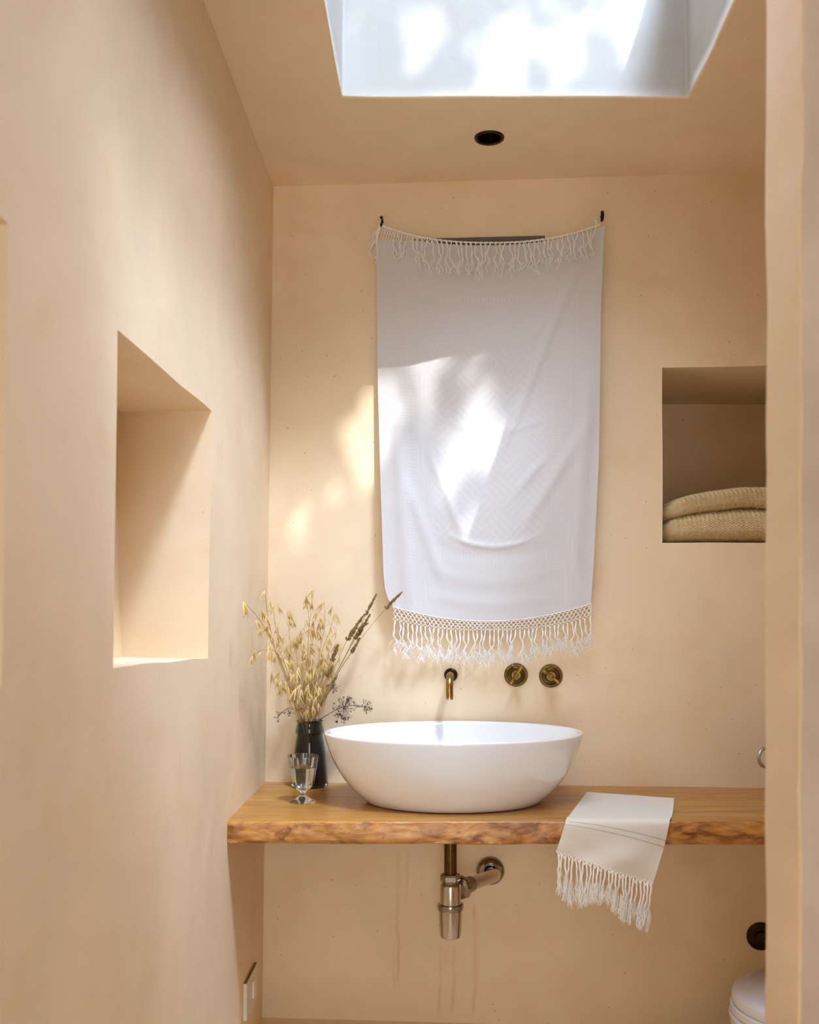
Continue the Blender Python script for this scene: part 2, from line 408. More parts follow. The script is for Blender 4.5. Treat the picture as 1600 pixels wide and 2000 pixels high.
# the wall end by the doorway, close to the camera
def endgrid(name):
    mb = MB()
    xs = 0.314; ya, yb = 0.845, 0.94
    pts = []
    r = 0.006
    for k in range(7):
        a = PI + PI / 2 * (1 - k / 6); pts.append((xs + r + r * math.cos(a), yb - r + r * math.sin(a)))
    ring = [(RX + 0.1, yb)] + pts
    for k in range(7):
        a = PI + PI / 2 * k / 6; pts2 = (xs + 0.005 + 0.005 * math.cos(a), ya + 0.005 + 0.005 * math.sin(a)); ring.append(pts2)
    ring.append((RX + 0.1, ya))
    NZ = 260; n = len(ring); vs = []; fs = []
    for j in range(NZ + 1):
        z = lerp(zb, CEIL + 0.02, j / NZ)
        for i, (x, y) in enumerate(ring):
            p = Vector((x, y, z))
            if 0 < i < n - 1:
                q = mnoise.noise_vector(Vector((x * 6, y * 20, z * 9))) * 0.0022 + mnoise.noise_vector(Vector((x * 6, y * 60, z * 45))) * (0.0014 if i > 8 else 0.0003)
                p += Vector((q.x, q.y, 0))
            vs.append(p)
    for j in range(NZ):
        for i in range(n):
            k = (i + 1) % n; fs.append((j * n + i, j * n + k, (j + 1) * n + k, (j + 1) * n + i))
    fs.append(tuple(range(n))); fs.append(tuple(reversed(range(NZ * n, NZ * n + n))))
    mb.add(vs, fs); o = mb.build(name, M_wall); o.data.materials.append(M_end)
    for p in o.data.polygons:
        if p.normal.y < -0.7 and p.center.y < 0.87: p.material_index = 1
    return o
struct(endgrid('wall_front'))
# unseen rear wall; its window is added to let in fill light
mb = MB(); mb.box((-0.86, YB - 0.14, zb), (RX + 0.5, YB, zt))
wr = struct(mb.build('wall_rear', M_wall, smooth=False))
cut(wr, [cutter([(-0.36, -1.3, 0.02), (0.36, -1.3, 0.02), (0.36, -0.7, 0.02), (-0.36, -0.7, 0.02), (-0.36, -1.3, 2.1), (0.36, -1.3, 2.1), (0.36, -0.7, 2.1), (-0.36, -0.7, 2.1)])])
def window(name, fr, pane):
    o = bpy.data.objects.new(name, None); COL.objects.link(o); o['kind'] = 'structure'
    f = fr.build('window_frame', M_frame, o, smooth=False); pane.build('pane', M_pane, f, smooth=False); return o
f = MB(); f.box((-0.36, -1.05, 0.02), (0.36, -1.0, 0.12)); f.box((-0.36, -1.05, 2.05), (0.36, -1.0, 2.1)); f.box((-0.36, -1.05, 0.12), (-0.31, -1.0, 2.05)); f.box((0.31, -1.05, 0.12), (0.36, -1.0, 2.05)); f.box((-0.02, -1.05, 0.12), (0.02, -1.0, 2.05))
g = MB(); g.box((-0.31, -1.03, 0.12), (0.31, -1.024, 2.05)); window('added_rear_window', f, g)
zf = CEIL + SH
f = MB(); f.box((x0 - 0.06, y0 - 0.06, zf), (x1 + 0.06, y0, zf + 0.05)); f.box((x0 - 0.06, y1 + 0.02, zf), (x1 + 0.06, y1 + 0.08, zf + 0.05)); f.box((x0 - 0.06, y0, zf), (x0, y1 + 0.02, zf + 0.05)); f.box((x1, y0, zf), (x1 + 0.06, y1 + 0.02, zf + 0.05))
g = MB(); g.box((x0 - 0.03, y0 - 0.03, zf + 0.05), (x1 + 0.03, y1 + 0.05, zf + 0.056)); window('window_1', f, g)
# plastered plinth along the foot of the back wall
mb = MB(); pz = W(700, 1994).z
mb.grid(lambda u, v: (lerp(-0.44, 0.60, u), DW(lerp(-0.44, 0.60, u)) + [0.02, 0.006, -0.004, -0.05, -0.115, -0.124, -0.127, -0.127][round(v * 7)], [pz + 0.025, pz + 0.006, pz, pz, pz, pz - 0.004, pz - 0.012, -0.05][round(v * 7)]), 40, 7, uv=False)
struct(mb.build('trim_1', M_wall))

# ------------------------------------------------------------------ wooden counter
CT = EYE - 0.432; CB = EYE - 0.4785; CF = 2.015
def build_counter():
    prof = []                                   # (t: 0 back .. 1 front, z, kind)
    NXc = 420; rows = []
    X0, X1 = -0.4185, RX
    def ring(X):
        n1 = mnoise.noise(Vector((X * 3.1, 0.3, 0))) ; n2 = mnoise.noise(Vector((X * 9, 4, 0))); n3 = mnoise.noise(Vector((X * 26, 9, 0)))
        ft = CF + 0.004 + 0.004 * n1 + 0.0015 * n2 + 0.0008 * n3            # top arris
        fb = CF + 0.002 + 0.005 * mnoise.noise(Vector((X * 4, 8, 2))) + 0.002 * mnoise.noise(Vector((X * 18, 3, 2)))
        zb_ = CB + 0.0025 * mnoise.noise(Vector((X * 5, 1, 7))) - 0.002 * sstep(-0.1, 0.9, X)
        yb = DW(X) - 0.0005
        ring = [(yb, CB), (yb, CT)]
        for k in range(1, 8): ring.append((lerp(yb, ft + 0.006, k / 8), CT))
        ring += [(ft + 0.006, CT), (ft + 0.002, CT - 0.0008), (ft, CT - 0.003)]
        for k in range(1, 9):
            s = k / 9
            y = lerp(ft, fb, s) - 0.0025 * math.sin(PI * s) + 0.0022 * mnoise.noise(Vector((X * 22, s * 3, 5))) + 0.0011 * mnoise.noise(Vector((X * 60, s * 8, 1)))
            ring.append((y, lerp(CT - 0.003, zb_ + 0.003, s)))
        ring += [(fb, zb_ + 0.003), (fb + 0.002, zb_ + 0.0006), (fb + 0.006, zb_), (fb + 0.1, CB)]
        return ring
    top = MB(); n = None; vs = []; fs = []
    for i in range(NXc + 1):
        X = lerp(X0, X1, i / NXc); r = ring(X); n = len(r)
        e = sstep(0.012, 0.0, X - X0)
        for (y, z) in r:
            dy = e * 0.004 * (1 if y < CF + 0.03 else 0); vs.append((X, y + dy, z))
    for i in range(NXc):
        for k in range(n):
            k2 = (k + 1) % n; fs.append((i * n + k, i * n + k2, (i + 1) * n + k2, (i + 1) * n + k))
    fs.append(tuple(range(n))); fs.append(tuple(reversed(range(NXc * n, NXc * n + n))))
    top.add(vs, fs)
    o = top.build('wooden_counter', M_wtop)
    o.data.materials.append(M_wfront)
    for p in o.data.polygons:
        if p.normal.y < -0.55: p.material_index = 1
    return tag(o, 'long honey-coloured wooden slab counter with a rough live front edge under the basin', 'counter')
build_counter()

# ------------------------------------------------------------------ basin
def build_basin():
    cx, cy, a, b = (886 - VX) * 2.235 / F, 2.235, 0.292, 0.204
    prof = [(.60,.60,.0006),(.655,.70,.0006),(.672,.715,.003),(.72,.76,.014),(.80,.83,.036),(.865,.885,.060),(.915,.925,.084),(.955,.96,.112),(.980,.983,.134),(.995,.996,.148),(1.0,1.0,.1535),(.998,.998,.1565),(.990,.989,.1580),
            (.972,.968,.1580),(.955,.945,.1565),(.945,.93,.153),(.93,.91,.142),(.89,.86,.115),(.82,.78,.083),(.70,.66,.054),(.5,.46,.034),(.25,.23,.026),(.09,.12,.024),(.085,.11,.018),(.0,.0,.017)]
    pts = [Vector((p[0], p[1], p[2])) for p in prof]; n = 96; vs = []; fs = []
    sm = pts
    for p in sm:
        for k in range(n):
            t = 2 * PI * k / n; vs.append((cx + a * p.x * math.cos(t), cy + b * p.y * math.sin(t), CT + p.z))
    for i in range(len(sm) - 1):
        for k in range(n):
            k2 = (k + 1) % n; fs.append((i * n + k, i * n + k2, (i + 1) * n + k2, (i + 1) * n + k))
    fs.append(tuple(range(n)))
    root = thing('wash_basin', 'white oval ceramic vessel basin sitting on the wooden counter', 'basin', (cx, cy, CT))
    mb = MB(); mb.add(vs, fs); o = mb.build('bowl', M_ceramic, root)
    m = o.modifiers.new('s', 'SUBSURF'); m.levels = 1; m.render_levels = 2
    o.data.attributes.remove(o.data.attributes['sharp_edge']) if 'sharp_edge' in o.data.attributes else None
    d = MB(); d.lathe([(0.0, .026), (0.014, .026), (.0165, .0245), (.0172, .0235), (.0172, .019)], 32, Matrix.Translation((cx, cy, CT)))
    d.build('drain_cap', M_nickel2, root)
build_basin()

# ------------------------------------------------------------------ taps on the wall
p = W(881, 1318)
root = thing('wall_spout', 'short curved brass wall spout pointing down above the white basin', 'tap', p, RZ)
mb = MB(); MX = Matrix.Rotation(PI / 2, 4, 'X')           # lathe axis z -> -y (out of the wall)
mb.lathe([(0, 0.0), (.0165, 0.0), (.0168, .004), (.0160, .008), (.0125, .0105), (.0, .0105)], 40, MX); mb.build('rose', M_bronze, root, world=False)
path = [(0, 0.0, 0), (0, -.055, .001)]
for k in range(1, 11):
    a = PI / 2 * k / 10; path.append((0.0005, -.055 - .030 * math.sin(a), .001 - .030 * (1 - math.cos(a))))
path += [(0.001, -.0855, -.040), (0.001, -.0858, -.052)]
mb = MB(); mb.tube(path, .0086, 24); mb.build('spout_pipe', M_brass, root, world=False)
mb = MB(); mb.lathe([(.0086, -.0535), (.0090, -.0535), (.0090, -.0505), (.0086, -.0500)], 24, Matrix.Translation((.001, -.0858, 0)), close=True)
mb.lathe([(0, -.0525), (.0065, -.0530), (.0084, -.0525)], 24, Matrix.Translation((.001, -.0858, 0))); mb.build('aerator', M_nickel, root, world=False)
def tap_handle(px, py, ang, label):
    root = thing('tap_handle', label, 'tap handle', W(px, py), RZ, 'cross tap handles on the wall')
    mb = MB(); mb.lathe([(0, 0), (.0283, 0), (.0288, .003), (.0270, .0055), (.0225, .0060), (.0215, .0080), (.0205, .0090), (.0130, .0105), (.0110, .0180), (.0, .0180)], 48, MX); mb.build('rose', M_bronze2, root, world=False)
    mb = MB(); mb.lathe([(0, .016), (.0062, .016), (.0066, .034), (.0060, .038), (.0048, .0405), (.0, .0415)], 28, MX); mb.build('hub', M_brass, root, world=False)
    d = Vector((math.cos(ang), 0, math.sin(ang))); mb = MB(); P = []; R = []
    for t, r in ((-.0245, .0030), (-.0240, .0046), (-.020, .0050), (-.014, .0040), (-.007, .0032), (0, .0034), (.007, .0032), (.014, .0040), (.020, .0050), (.0240, .0046), (.0245, .0030)):
        P.append(d * t + Vector((0, -.030, 0))); R.append(r)
    mb.tube(P, R, 20); mb.build('crossbar', M_brass, root, world=False)
tap_handle(1008, 1318, math.radians(58), 'left round bronze tap handle, its brass bar rising to the right, beside the spout')
tap_handle(1076, 1320, math.radians(-38), 'right round bronze tap handle, its brass bar falling to the right')

# ------------------------------------------------------------------ bottle trap
tx, ty = (880 - VX) * 2.245 / F, 2.245
def zt_(py): return EYE - (py - VY) * 2.245 / F
root = thing('basin_trap', 'nickel bottle trap and waste pipe under the counter, running to the back wall', 'drain trap', (tx, ty, zt_(1830)))
T = Matrix.Translation((tx, ty, 0))
mb = MB(); mb.tube([(tx, ty, CB + .001), (tx, ty, zt_(1712))], .0145, 32); mb.build('tailpipe', M_bronze2, root)
mb = MB(); mb.lathe([(.0145, zt_(1722)), (.0205, zt_(1722)), (.0228, zt_(1719)), (.0228, zt_(1710)), (.0205, zt_(1706)), (.0145, zt_(1705))], 6, T); mb.lathe([(.0145, zt_(1729)), (.0185, zt_(1728)), (.0185, zt_(1721)), (.0145, zt_(1720))], 32, T); mb.build('compression_nut', M_nickel2, root, smooth=False)
mb = MB(); mb.lathe([(.0, zt_(1724)), (.0200, zt_(1724)), (.0225, zt_(1726)), (.0238, zt_(1732)), (.0248, zt_(1770)), (.0, zt_(1770))], 48, T); mb.build('trap_body', M_nickel, root)
mb = MB(); mb.lathe([(.024, zt_(1764)), (.0290, zt_(1765)), (.0300, zt_(1768)), (.0296, zt_(1774)), (.0280, zt_(1777)), (.024, zt_(1778))], 48, T); mb.build('collar', M_nickel2, root)
mb = MB(); mb.lathe([(.0, zt_(1775)), (.0268, zt_(1775)), (.0262, zt_(1795)), (.0246, zt_(1822)), (.0228, zt_(1829)), (.018, zt_(1831.5)), (.0, zt_(1832))], 48, T); mb.build('trap_cup', M_nickel, root)
fl = W(958, 1700); q0 = Vector((tx + .018, ty + .006, zt_(1737)))
q2 = Vector((fl.x + .004, fl.y - .062, zt_(1733)))
q2.z = lerp(q0.z, fl.z, .55)
dirp = (q2 - q0).normalized()
def axisM(o, d): return Matrix.Translation(o) @ d.to_track_quat('Z', 'Y').to_matrix().to_4x4()
mb = MB(); mb.lathe([(.0155, .002), (.0255, .004), (.0275, .007), (.0275, .017), (.0245, .020), (.0155, .021)], 8, axisM(q0, dirp)); mb.build('side_nut', M_nickel2, root, smooth=False)
mb = MB(); mb.tube([q0 + dirp * .018, q0 + dirp * .052], .0182, 32); mb.build('pipe_sleeve', M_grip, root)
arm = catmull([q0, q0.lerp(q2, .5), q2, Vector((fl.x, fl.y - .035, fl.z - .002)), Vector((fl.x, fl.y, fl.z))], 8)
mb = MB(); mb.tube(arm, .0160, 32); mb.build('outlet_pipe', M_nickel, root)
mb = MB(); mb.lathe([(.0165, .0), (.0345, .0), (.0350, .004), (.0325, .010), (.026, .0145), (.0195, .0165), (.0185, .0185), (.0168, .0185)], 48, Matrix.Translation(fl) @ Matrix.Rotation(RZ, 4, 'Z') @ MX); mb.build('wall_flange', M_nickel2, root)

# ------------------------------------------------------------------ downlight, hooks, hidden mirror
root = thing('downlight', 'small round dark bronze recessed downlight in the ceiling below the rooflight', 'ceiling light', DL)
mb = MB(); mb.lathe([(.0262, .004), (.0262, -.001), (.0285, -.0035), (.0325, -.0030), (.0335, -.0005), (.0335, .0015)], 48); mb.build('trim_ring', M_bronze, root, world=False)
mb = MB(); mb.lathe([(.0268, -.0005), (.0255, .02), (.022, .055), (.0, .055)], 40); mb.build('reflector', M_bronze, root, world=False)
mb = MB(); mb.lathe([(.0, .040), (.012, .041), (.019, .046), (.020, .054)], 32); mb.build('bulb', simple('unlit_lens', (.02, .018, .015), .15), root, world=False)
def hook(px, py, label):
    root = thing('wall_hook', label, 'hook', W(px, py), RZ, 'black hooks holding up the hanging')
    mb = MB(); mb.tube([(0, .0, .004), (0, -.012, .004), (0, -.020, .003)], .0034, 12); mb.build('peg', M_black, root, world=False)
    mb = MB(); mb.tube(catmull([(0, -.019, .008), (0.0005, -.022, .0055), (.0008, -.022, -.002), (-.0006, -.0225, -.010), (-.0016, -.021, -.0155)], 5), [.0020, .0034, .0042, .0040, .0032, .0028, .0030, .0034, .0036, .0038, .0038, .0037, .0036, .0036, .0036, .0036, .0036, .0034, .0032, .0028, .0016], 12); mb.build('curl', M_black, root, world=False)
hook(747, 437, 'small black iron hook at the upper left corner of the hanging textile')
hook(1175, 427, 'small black iron hook at the upper right corner of the hanging textile')
a = W(838, 468); b = W(1048, 468); mz0 = W(900, 900).z
root = thing('wall_mirror', 'dark grey mirror top showing behind the upper edge of the hanging textile', 'mirror', (a.x, DW(a.x), mz0), RZ)
mw = 0.33; mx0 = -0.045; hz = a.z - mz0
mb = MB()
for (u0, w0, u1, w1) in ((0, hz - .02, mw, hz), (0, 0, mw, .02), (0, .02, .02, hz - .02), (mw - .02, .02, mw, hz - .02)): mb.box((mx0 + u0, -.007, w0), (mx0 + u1, -.0005, w1))
mb.build('frame', M_mframe, root, world=False, smooth=False)
mb = MB(); mb.box((mx0 + .02, -.005, .02), (mx0 + mw - .02, -.001, hz - .02)); mb.build('glass', M_mirror, root, world=False, smooth=False)

# ------------------------------------------------------------------ hanging textile
Lp = [(440, 740), (470, 735), (600, 736.5), (750, 738), (900, 742), (1050, 747), (1120, 749), (1150, 752), (1170, 758), (1185, 768)]
Rp = [(438, 1181), (600, 1174), (750, 1172), (900, 1170), (1000, 1165), (1100, 1160), (1180, 1154)]
def cord(u): return (lerp(745, 1172, u), lerp(440, 438, u) + 35 * (1 - abs(2 * u - 1) ** 2.4))
def netdrop(u): return interp([(0, 27), (.08, 20), (.16, 9), (.28, 6), (.5, 5), (.8, 4), (1, 3)], u)
def topc(u): return cord(u)[1] + netdrop(u)
def botc(u): return 1185 - 6 * u + 31 * (1 - abs(2 * u - 1) ** 2)
def bot2(u): return botc(u) + lerp(25, 17, 1 - abs(2 * u - 1))
CR = [((1112, 560), (985, 870), .0045, 10), ((1150, 500), (1040, 660), .004, 12), ((1135, 850), (1035, 1010), .004, 11), ((800, 960), (860, 1120), .004, 12), ((845, 900), (905, 1050), .003, 9),
      ((1150, 760), (1118, 1160), .006, 16), ((778, 860), (800, 1180), .006, 14), ((955, 640), (862, 690), .0022, 8), ((1010, 610), (960, 640), .002, 8), ((1100, 1010), (1150, 1180), .004, 14), ((900, 640), (1000, 590), .002, 6), ((1060, 900), (1010, 960), .003, 8)]
ARC = [(1068, .0030, 80, .0030, 6), (1090, .0020, 120, -.0014, 12), (1135, .0016, 130, .0014, 14), (842, .0022, 90, .0010, 7), (1180, .0012, 130, .0014, 12)]
def toff(px, py, u, v):
    o = .020 + .016 * sstep(.0, .8, v) + .010 * math.sin(v * 5.0) * math.sin(PI * u)
    o += .004 * mnoise.noise(Vector((px * .012, py * .006, 1))) * sstep(0, .2, v)
    o += .006 * sstep(.25, .9, v) * math.cos((px - 790) / 380 * PI * 3.1 + v * 1.5)
    for (a, b, amp, w) in CR:
        dx, dy = b[0] - a[0], b[1] - a[1]; L = math.hypot(dx, dy); t = ((px - a[0]) * dx + (py - a[1]) * dy) / L / L
        if -.3 < t < 1.3:
            d = abs((px - a[0]) * dy - (py - a[1]) * dx) / L
            o += amp * math.exp(-(d / w) ** 2) * sstep(-.3, .2, t) * sstep(1.3, .8, t)
    for (yc, k, hw, amp, w) in ARC:
        d = py - (yc - k * (px - 965) ** 2)
        o += amp * math.exp(-(d / w) ** 2) * sstep(hw * 1.25, hw * .5, abs(px - 965))
    return max(o, .010)
def tp(u, v):
    vv = v; yl = lerp(topc(0), botc(0), vv); yr = lerp(topc(1), botc(1), vv)
    x = lerp(interp(Lp, yl), interp(Rp, yr), u); y = lerp(topc(u), botc(u), vv)
    return x, y
def tow(u, v):
    x, y = tp(u, v); return W(x, y, toff(x, y, u, v))
hang = thing('wall_hanging', 'large white fringed cotton textile hung over a mirror between two black hooks', 'hanging textile', W(950, 440))
mb = MB(); mb.grid(tow, 190, 300); cl = mb.build('cloth', M_towel, hang, fix=False)
so = cl.modifiers.new('t', 'SOLIDIFY'); so.thickness = .0012; so.offset = 0; so.use_rim = False
def bx(u): return lerp(768, 1154.5, u)
def band_pt(u, s, row=0):
    x = bx(u); y = lerp(botc(u), bot2(u), s); oo = toff(x, botc(u), u, 1.0)
    return W(x, y, oo + .002 * math.sin(s * 2))
# bottom net
mb = MB(); NC = 46; NR = 4; rr = .00090
def bnode(i, r):
    u = (i + (.5 if r % 2 else 0)) / NC; j = rnd.uniform(-.0006, .0006)
    p = band_pt(min(max(u, 0), 1), r / NR); return p + Vector((j, rnd.uniform(-.0004, .0004), j))
nodes = {(i, r): bnode(i, r) for r in range(NR + 1) for i in range(NC + 1)}
for r in range(NR):
    for i in range(NC + 1):
        for di in ((-1, 0) if r % 2 == 0 else (0, 1)):
            k = i + di
            if 0 <= k <= NC:
                A, B = nodes[(i, r)], nodes[(k, r + 1)]
                mb.tube([A, A.lerp(B, .25) + Vector((0, 0, -.0012)), A.lerp(B, .75) + Vector((0, 0, .0006)), B], [rr * 1.5, rr, rr, rr * 1.5], 5)
mb.tube([nodes[(0, r)] for r in range(NR + 1)], rr, 5); mb.tube([nodes[(NC, r)] for r in range(NR + 1)], rr, 5)
mb.tube([band_pt(i / 150, 0) + Vector((0, -.0006, 0)) for i in range(151)], .0011, 5)
mb.build('bottom_netting', M_yarn, hang)
# top cord + net
def cordw(u, off=.021, dy=0):
    x, y = cord(u); return W(x, y + dy, off)
mb = MB(); n = 150
for ph in (0, PI):
    mb.tube([cordw(i / n) + Vector((0, math.cos(i * .9 + ph) * .0011, math.sin(i * .9 + ph) * .0011)) for i in range(n + 1)], .00125, 5)
NT_ = 44
for i in range(NT_ * 2 + 1):
    u = i / (NT_ * 2); x, y = cord(u); d = netdrop(u) + 2
    if d > 9:
        for k in range(3):
            y0_, y1_ = y + d * k / 3, y + d * (k + 1) / 3
            for sgn in (-1, 1):
                mb.tube([W(x + (0 if k % 2 == 0 else 2.4), y0_, .0215), W(x + sgn * 2.4 + (0 if k % 2 == 0 else 2.4), y1_, .0215)], .0008, 4)
    elif i % 2 == 0: mb.tube([W(x, y, .021), W(x + rnd.uniform(-2, 2), y + d, .0215)], .0011, 5)
mb.build('top_netting', M_yarn, hang)

def tassel(mb, P0, P1, wob, ply, r, fray, frayr, fl, seed, yfront):
    """yarn bundle from P0 to P1 with frayed ends"""
    q = random.Random(seed); sprd = q.uniform(0, 3.0); ax = P1 - P0; L = ax.length; ph = q.uniform(0, 6.28); n = 12; ends = []
    wl_ = q.uniform(1.2, 2.4)
    for k in range(ply):
        pk = ph + 2 * PI * k / max(ply, 1); pts = []
        for i in range(n + 1):
            t = i / n
            s = (math.sin(t * PI * wl_ + ph) + .55 * math.sin(t * PI * wl_ * 2.7 + ph * 3)) * wob * L * (.35 + .65 * sstep(.25, .8, t)) * min(1, t * 4)
            tw = t * 9 + pk
            rad = r * .9 if ply > 1 else 0
            sp = 1 + (1.5 + sprd) * sstep(.42, .95, t)
            pts.append(P0 + ax * t + Vector((s + math.cos(tw) * rad * sp, math.sin(tw) * rad * sp - yfront * math.sin(PI * min(t * 1.2, 1)), 0)))
        mb.tube(pts, [r * (1 - .15 * i / n) for i in range(n + 1)], 5); ends.append(pts)
    for k in range(fray):
        pts = ends[k % len(ends)]; st = pts[int(q.uniform(.6, 1.0) * n)] ; d = Vector((q.uniform(-1, 1) * .55, q.uniform(-.5, .3), -1 + q.uniform(0, .7))).normalized(); f_ = fl * q.uniform(.5, 1.15)
        c = Vector((q.uniform(-1, 1), q.uniform(-.4, .3), q.uniform(-.4, .4))) * f_ * .3
        mb.tube([st, st + d * f_ * .5 + c, st + d * f_ + c * .3], [frayr, frayr, frayr * .4], 3, cap=False)
# bottom tassels gather in loose bunches
cent = [u + rnd.uniform(-.012, .012) for u in (.015, .06, .085, .13, .17, .205, .235, .29, .33, .37, .405, .45, .485, .53, .60, .655, .69, .76, .80, .835, .875, .91, .955, .985)]
NB = 46
for i in range(NB):
    u = (i + .5) / NB if i < NB - 1 else .997
    c = min(cent, key=lambda k: abs(k - u) + rnd.uniform(0, .012)); ue = lerp(u, c, rnd.uniform(.6, 1.15))
    x = bx(u); oo = toff(x, botc(u), u, 1.0)
    ye = interp([(0, 1278), (.1, 1290), (.25, 1294), (.4, 1303), (.55, 1300), (.66, 1296), (.8, 1276), (.95, 1282), (1, 1268)], u) + rnd.uniform(-9, 6) - 8
    P0 = band_pt(u, 1.0); P1 = W(bx(ue), ye, oo + rnd.uniform(-.003, .006))
    mb = MB(); tassel(mb, P0, P1, .075, 2, .00120, 24, .00032, .024, 100 + i, .005); mb.build('tassel', M_yarn, hang)
# top tassels fall forward over the cloth
cent2 = [u + rnd.uniform(-.01, .01) for u in (.07, .155, .20, .245, .285, .315, .355, .40, .43, .47, .53, .60, .62, .645, .69, .72, .76, .80, .87, .925, .94)]
NTt = 43
for i in range(NTt):
    u = .055 + .93 * i / (NTt - 1)
    c = min(cent2, key=lambda k: abs(k - u) + rnd.uniform(0, .015)); ue = lerp(u, c, rnd.uniform(.6, 1.15))
    x, y = cord(u); ye = interp([(0, 500), (.06, 500), (.15, 518), (.3, 532), (.45, 540), (.6, 538), (.75, 524), (.85, 518), (.93, 505), (1, 498)], u) + rnd.uniform(-10, 7)
    xe = cord(ue)[0]
    P0 = W(x, y + 1, .0225); vv = (ye - topc(u)) / (botc(u) - topc(u)); P1 = W(xe, ye, toff(xe, ye, u, vv) + .006 + rnd.uniform(0, .004))
    mb = MB(); tassel(mb, P0, P1, .085, 2, .00120, 18, .00032, .018, 300 + i, .006); mb.build('tassel', M_yarn, hang)
for k, (xs, ys, xe, ye) in enumerate([(744, 432, 722, 500), (742, 436, 731, 512), (745, 428, 727, 480), (741, 440, 735, 508), (1166, 440, 1162, 424)]):
    mb = MB(); tassel(mb, W(xs, ys, .024), W(xe, ye, .018), .06, 2, .0013, 12, .0003, .012, 500 + k, .002); mb.build('tassel', M_yarn, hang)

# ------------------------------------------------------------------ hand towel over the counter edge
def onC(px, py, lift=.0022):
    d = (EYE - CT - lift) * F / (py - VY); return U(px, py, d)
Lh = [onC(1147, 1548), onC(1127, 1574), onC(1112, 1594), onC(1107, 1602.0), U(1104, 1612, 2.001), U(1096, 1640, 1.996), U(1088, 1664, 1.996)]
Rh = [onC(1317, 1560), onC(1315, 1583), onC(1312, 1597), onC(1310.5, 1602.5), U(1308, 1613, 2.001), U(1299, 1657, 1.996), U(1278, 1727, 1.994)]
# keep the row that turns over the edge just in front of the arris
for H in (Lh, Rh): H[3] = Vector((H[3].x, CF + .006, CT + .0045)); H[4] = Vector((H[4].x, CF - .008, H[4].z))
for H in (Lh, Rh):
    for k in (5, 6): H[k].y = CF - .009 - .001 * (k - 5)
def arc_resample(C, n):
    s = [0]
    for a, b in zip(C, C[1:]): s.append(s[-1] + (b - a).length)
    out = []
    for i in range(n + 1):
        t = s[-1] * i / n
        for k in range(len(C) - 1):
            if s[k + 1] >= t - 1e-9:
                out.append(C[k].lerp(C[k + 1], (t - s[k]) / max(s[k + 1] - s[k], 1e-9))); break
    return out
def two_part(H):        # the part lying on the counter, then the part hanging down, each evenly spaced
    C_ = catmull(H, 16); k = 3 * 16 + 6
    return arc_resample(C_[:k + 1], 60)[:-1] + arc_resample(C_[k:], 60)
cL = two_part(Lh); cR = two_part(Rh); NV = 120
def hand(u, v):
    i = min(int(v * NV), NV - 1); f_ = v * NV - i
    a = cL[i].lerp(cL[i + 1], f_); b = cR[i].lerp(cR[i + 1], f_); p = a.lerp(b, u)
    if p.z < CT - .012:
        k = sstep(CT - .012, CT - .08, p.z)
        p.y -= k * (.004 * math.sin(u * 9 + v * 3) + .004 * mnoise.noise(Vector((u * 3, v * 4, 2))) + .003)
    else: p.z += .0012 * max(0, mnoise.noise(Vector((u * 5, v * 9, 8))))
    return p
ht = thing('hand_towel', 'small off-white fringed hand towel draped over the counter edge right of the basin', 'towel', onC(1215, 1600))
mb = MB(); mb.grid(hand, 90, 96); o = mb.build('cloth', M_hand, ht, fix=False)
so = o.modifiers.new('t', 'SOLIDIFY'); so.thickness = .003; so.offset = 0; so.use_rim = False
mb = MB(); NL = 19
hem = lambda u: hand(u, 1.0)
mb.tube([hem(i / 120) + Vector((0, math.cos(i) * .0006, math.sin(i) * .0009)) for i in range(121)], .0016, 6)
for i in range(NL):
    a, b = hem(i / NL), hem((i + 1) / NL); m = a.lerp(b, .5) + Vector((0, -.002, -.010 + rnd.uniform(-.003, .003)))
    mb.tube(catmull([a, a.lerp(m, .6) + Vector((0, 0, .001)), m, b.lerp(m, .6) + Vector((0, 0, .001)), b], 4), .0012, 5)
mb.build('knotted_edge', M_hyarn, ht)
for i in range(27):
    u = (i + .5) / 27; P0 = hem(u) + Vector((0, rnd.uniform(-.002, .001), -.002))
    xe = lerp(1085, 1268, u); ye = lerp(1752, 1812, u) + rnd.uniform(-10, 6) - 9 + 10 * math.sin(u * 9)
    P1 = U(xe + rnd.uniform(-4, 4), ye, P0.y + rnd.uniform(-.006, .004))
    mb = MB(); tassel(mb, P0, P1, .035, 3, .0011, 0, .0005, .02, 700 + i, .005)
    q = random.Random(i)
    for k in range(20):     # loose carded ends
        t = q.uniform(.45, .75); s0 = P0.lerp(P1, t) + Vector((q.uniform(-.004, .004), q.uniform(-.004, .003), 0)); s1 = s0.lerp(P1, .6) + Vector((q.uniform(-.004, .004), q.uniform(-.005, .003), 0)); s2 = P1 + Vector((q.uniform(-.006, .006), q.uniform(-.005, .004), q.uniform(-.008, .004)))
        mb.tube([s0, s1, s2], [.0006, .0007, .0003], 4, cap=False)
    mb.build('tassel', M_hyarn, ht)

# ------------------------------------------------------------------ vase
vy = 2.42; vx = (605 - VX) * vy / F
root = thing('glass_vase', 'dark smoked glass vase holding dried grasses at the left end of the counter', 'vase', (vx, vy, CT))
o_ = [(0, .0006), (.040, .0006), (.0445, .003), (.0450, .012), (.0425, .045), (.0385, .085), (.0340, .112), (.0312, .124), (.0303, .1270), (.0335, .1285), (.0350, .1315), (.0345, .137), (.0315, .1490), (.0306, .1545), (.0318, .1585), (.0326, .1605), (.0314, .1618)]
i_ = [(.0292, .1610), (.0280, .1560), (.0285, .150), (.0305, .138), (.0300, .133), (.0278, .128), (.0288, .122), (.0322, .110), (.0362, .083), (.0400, .045), (.0420, .014), (.036, .007), (0, .007)]
mb = MB(); mb.lathe(o_ + i_, 64); mb.build('vase_body', M_vase, root, world=False)

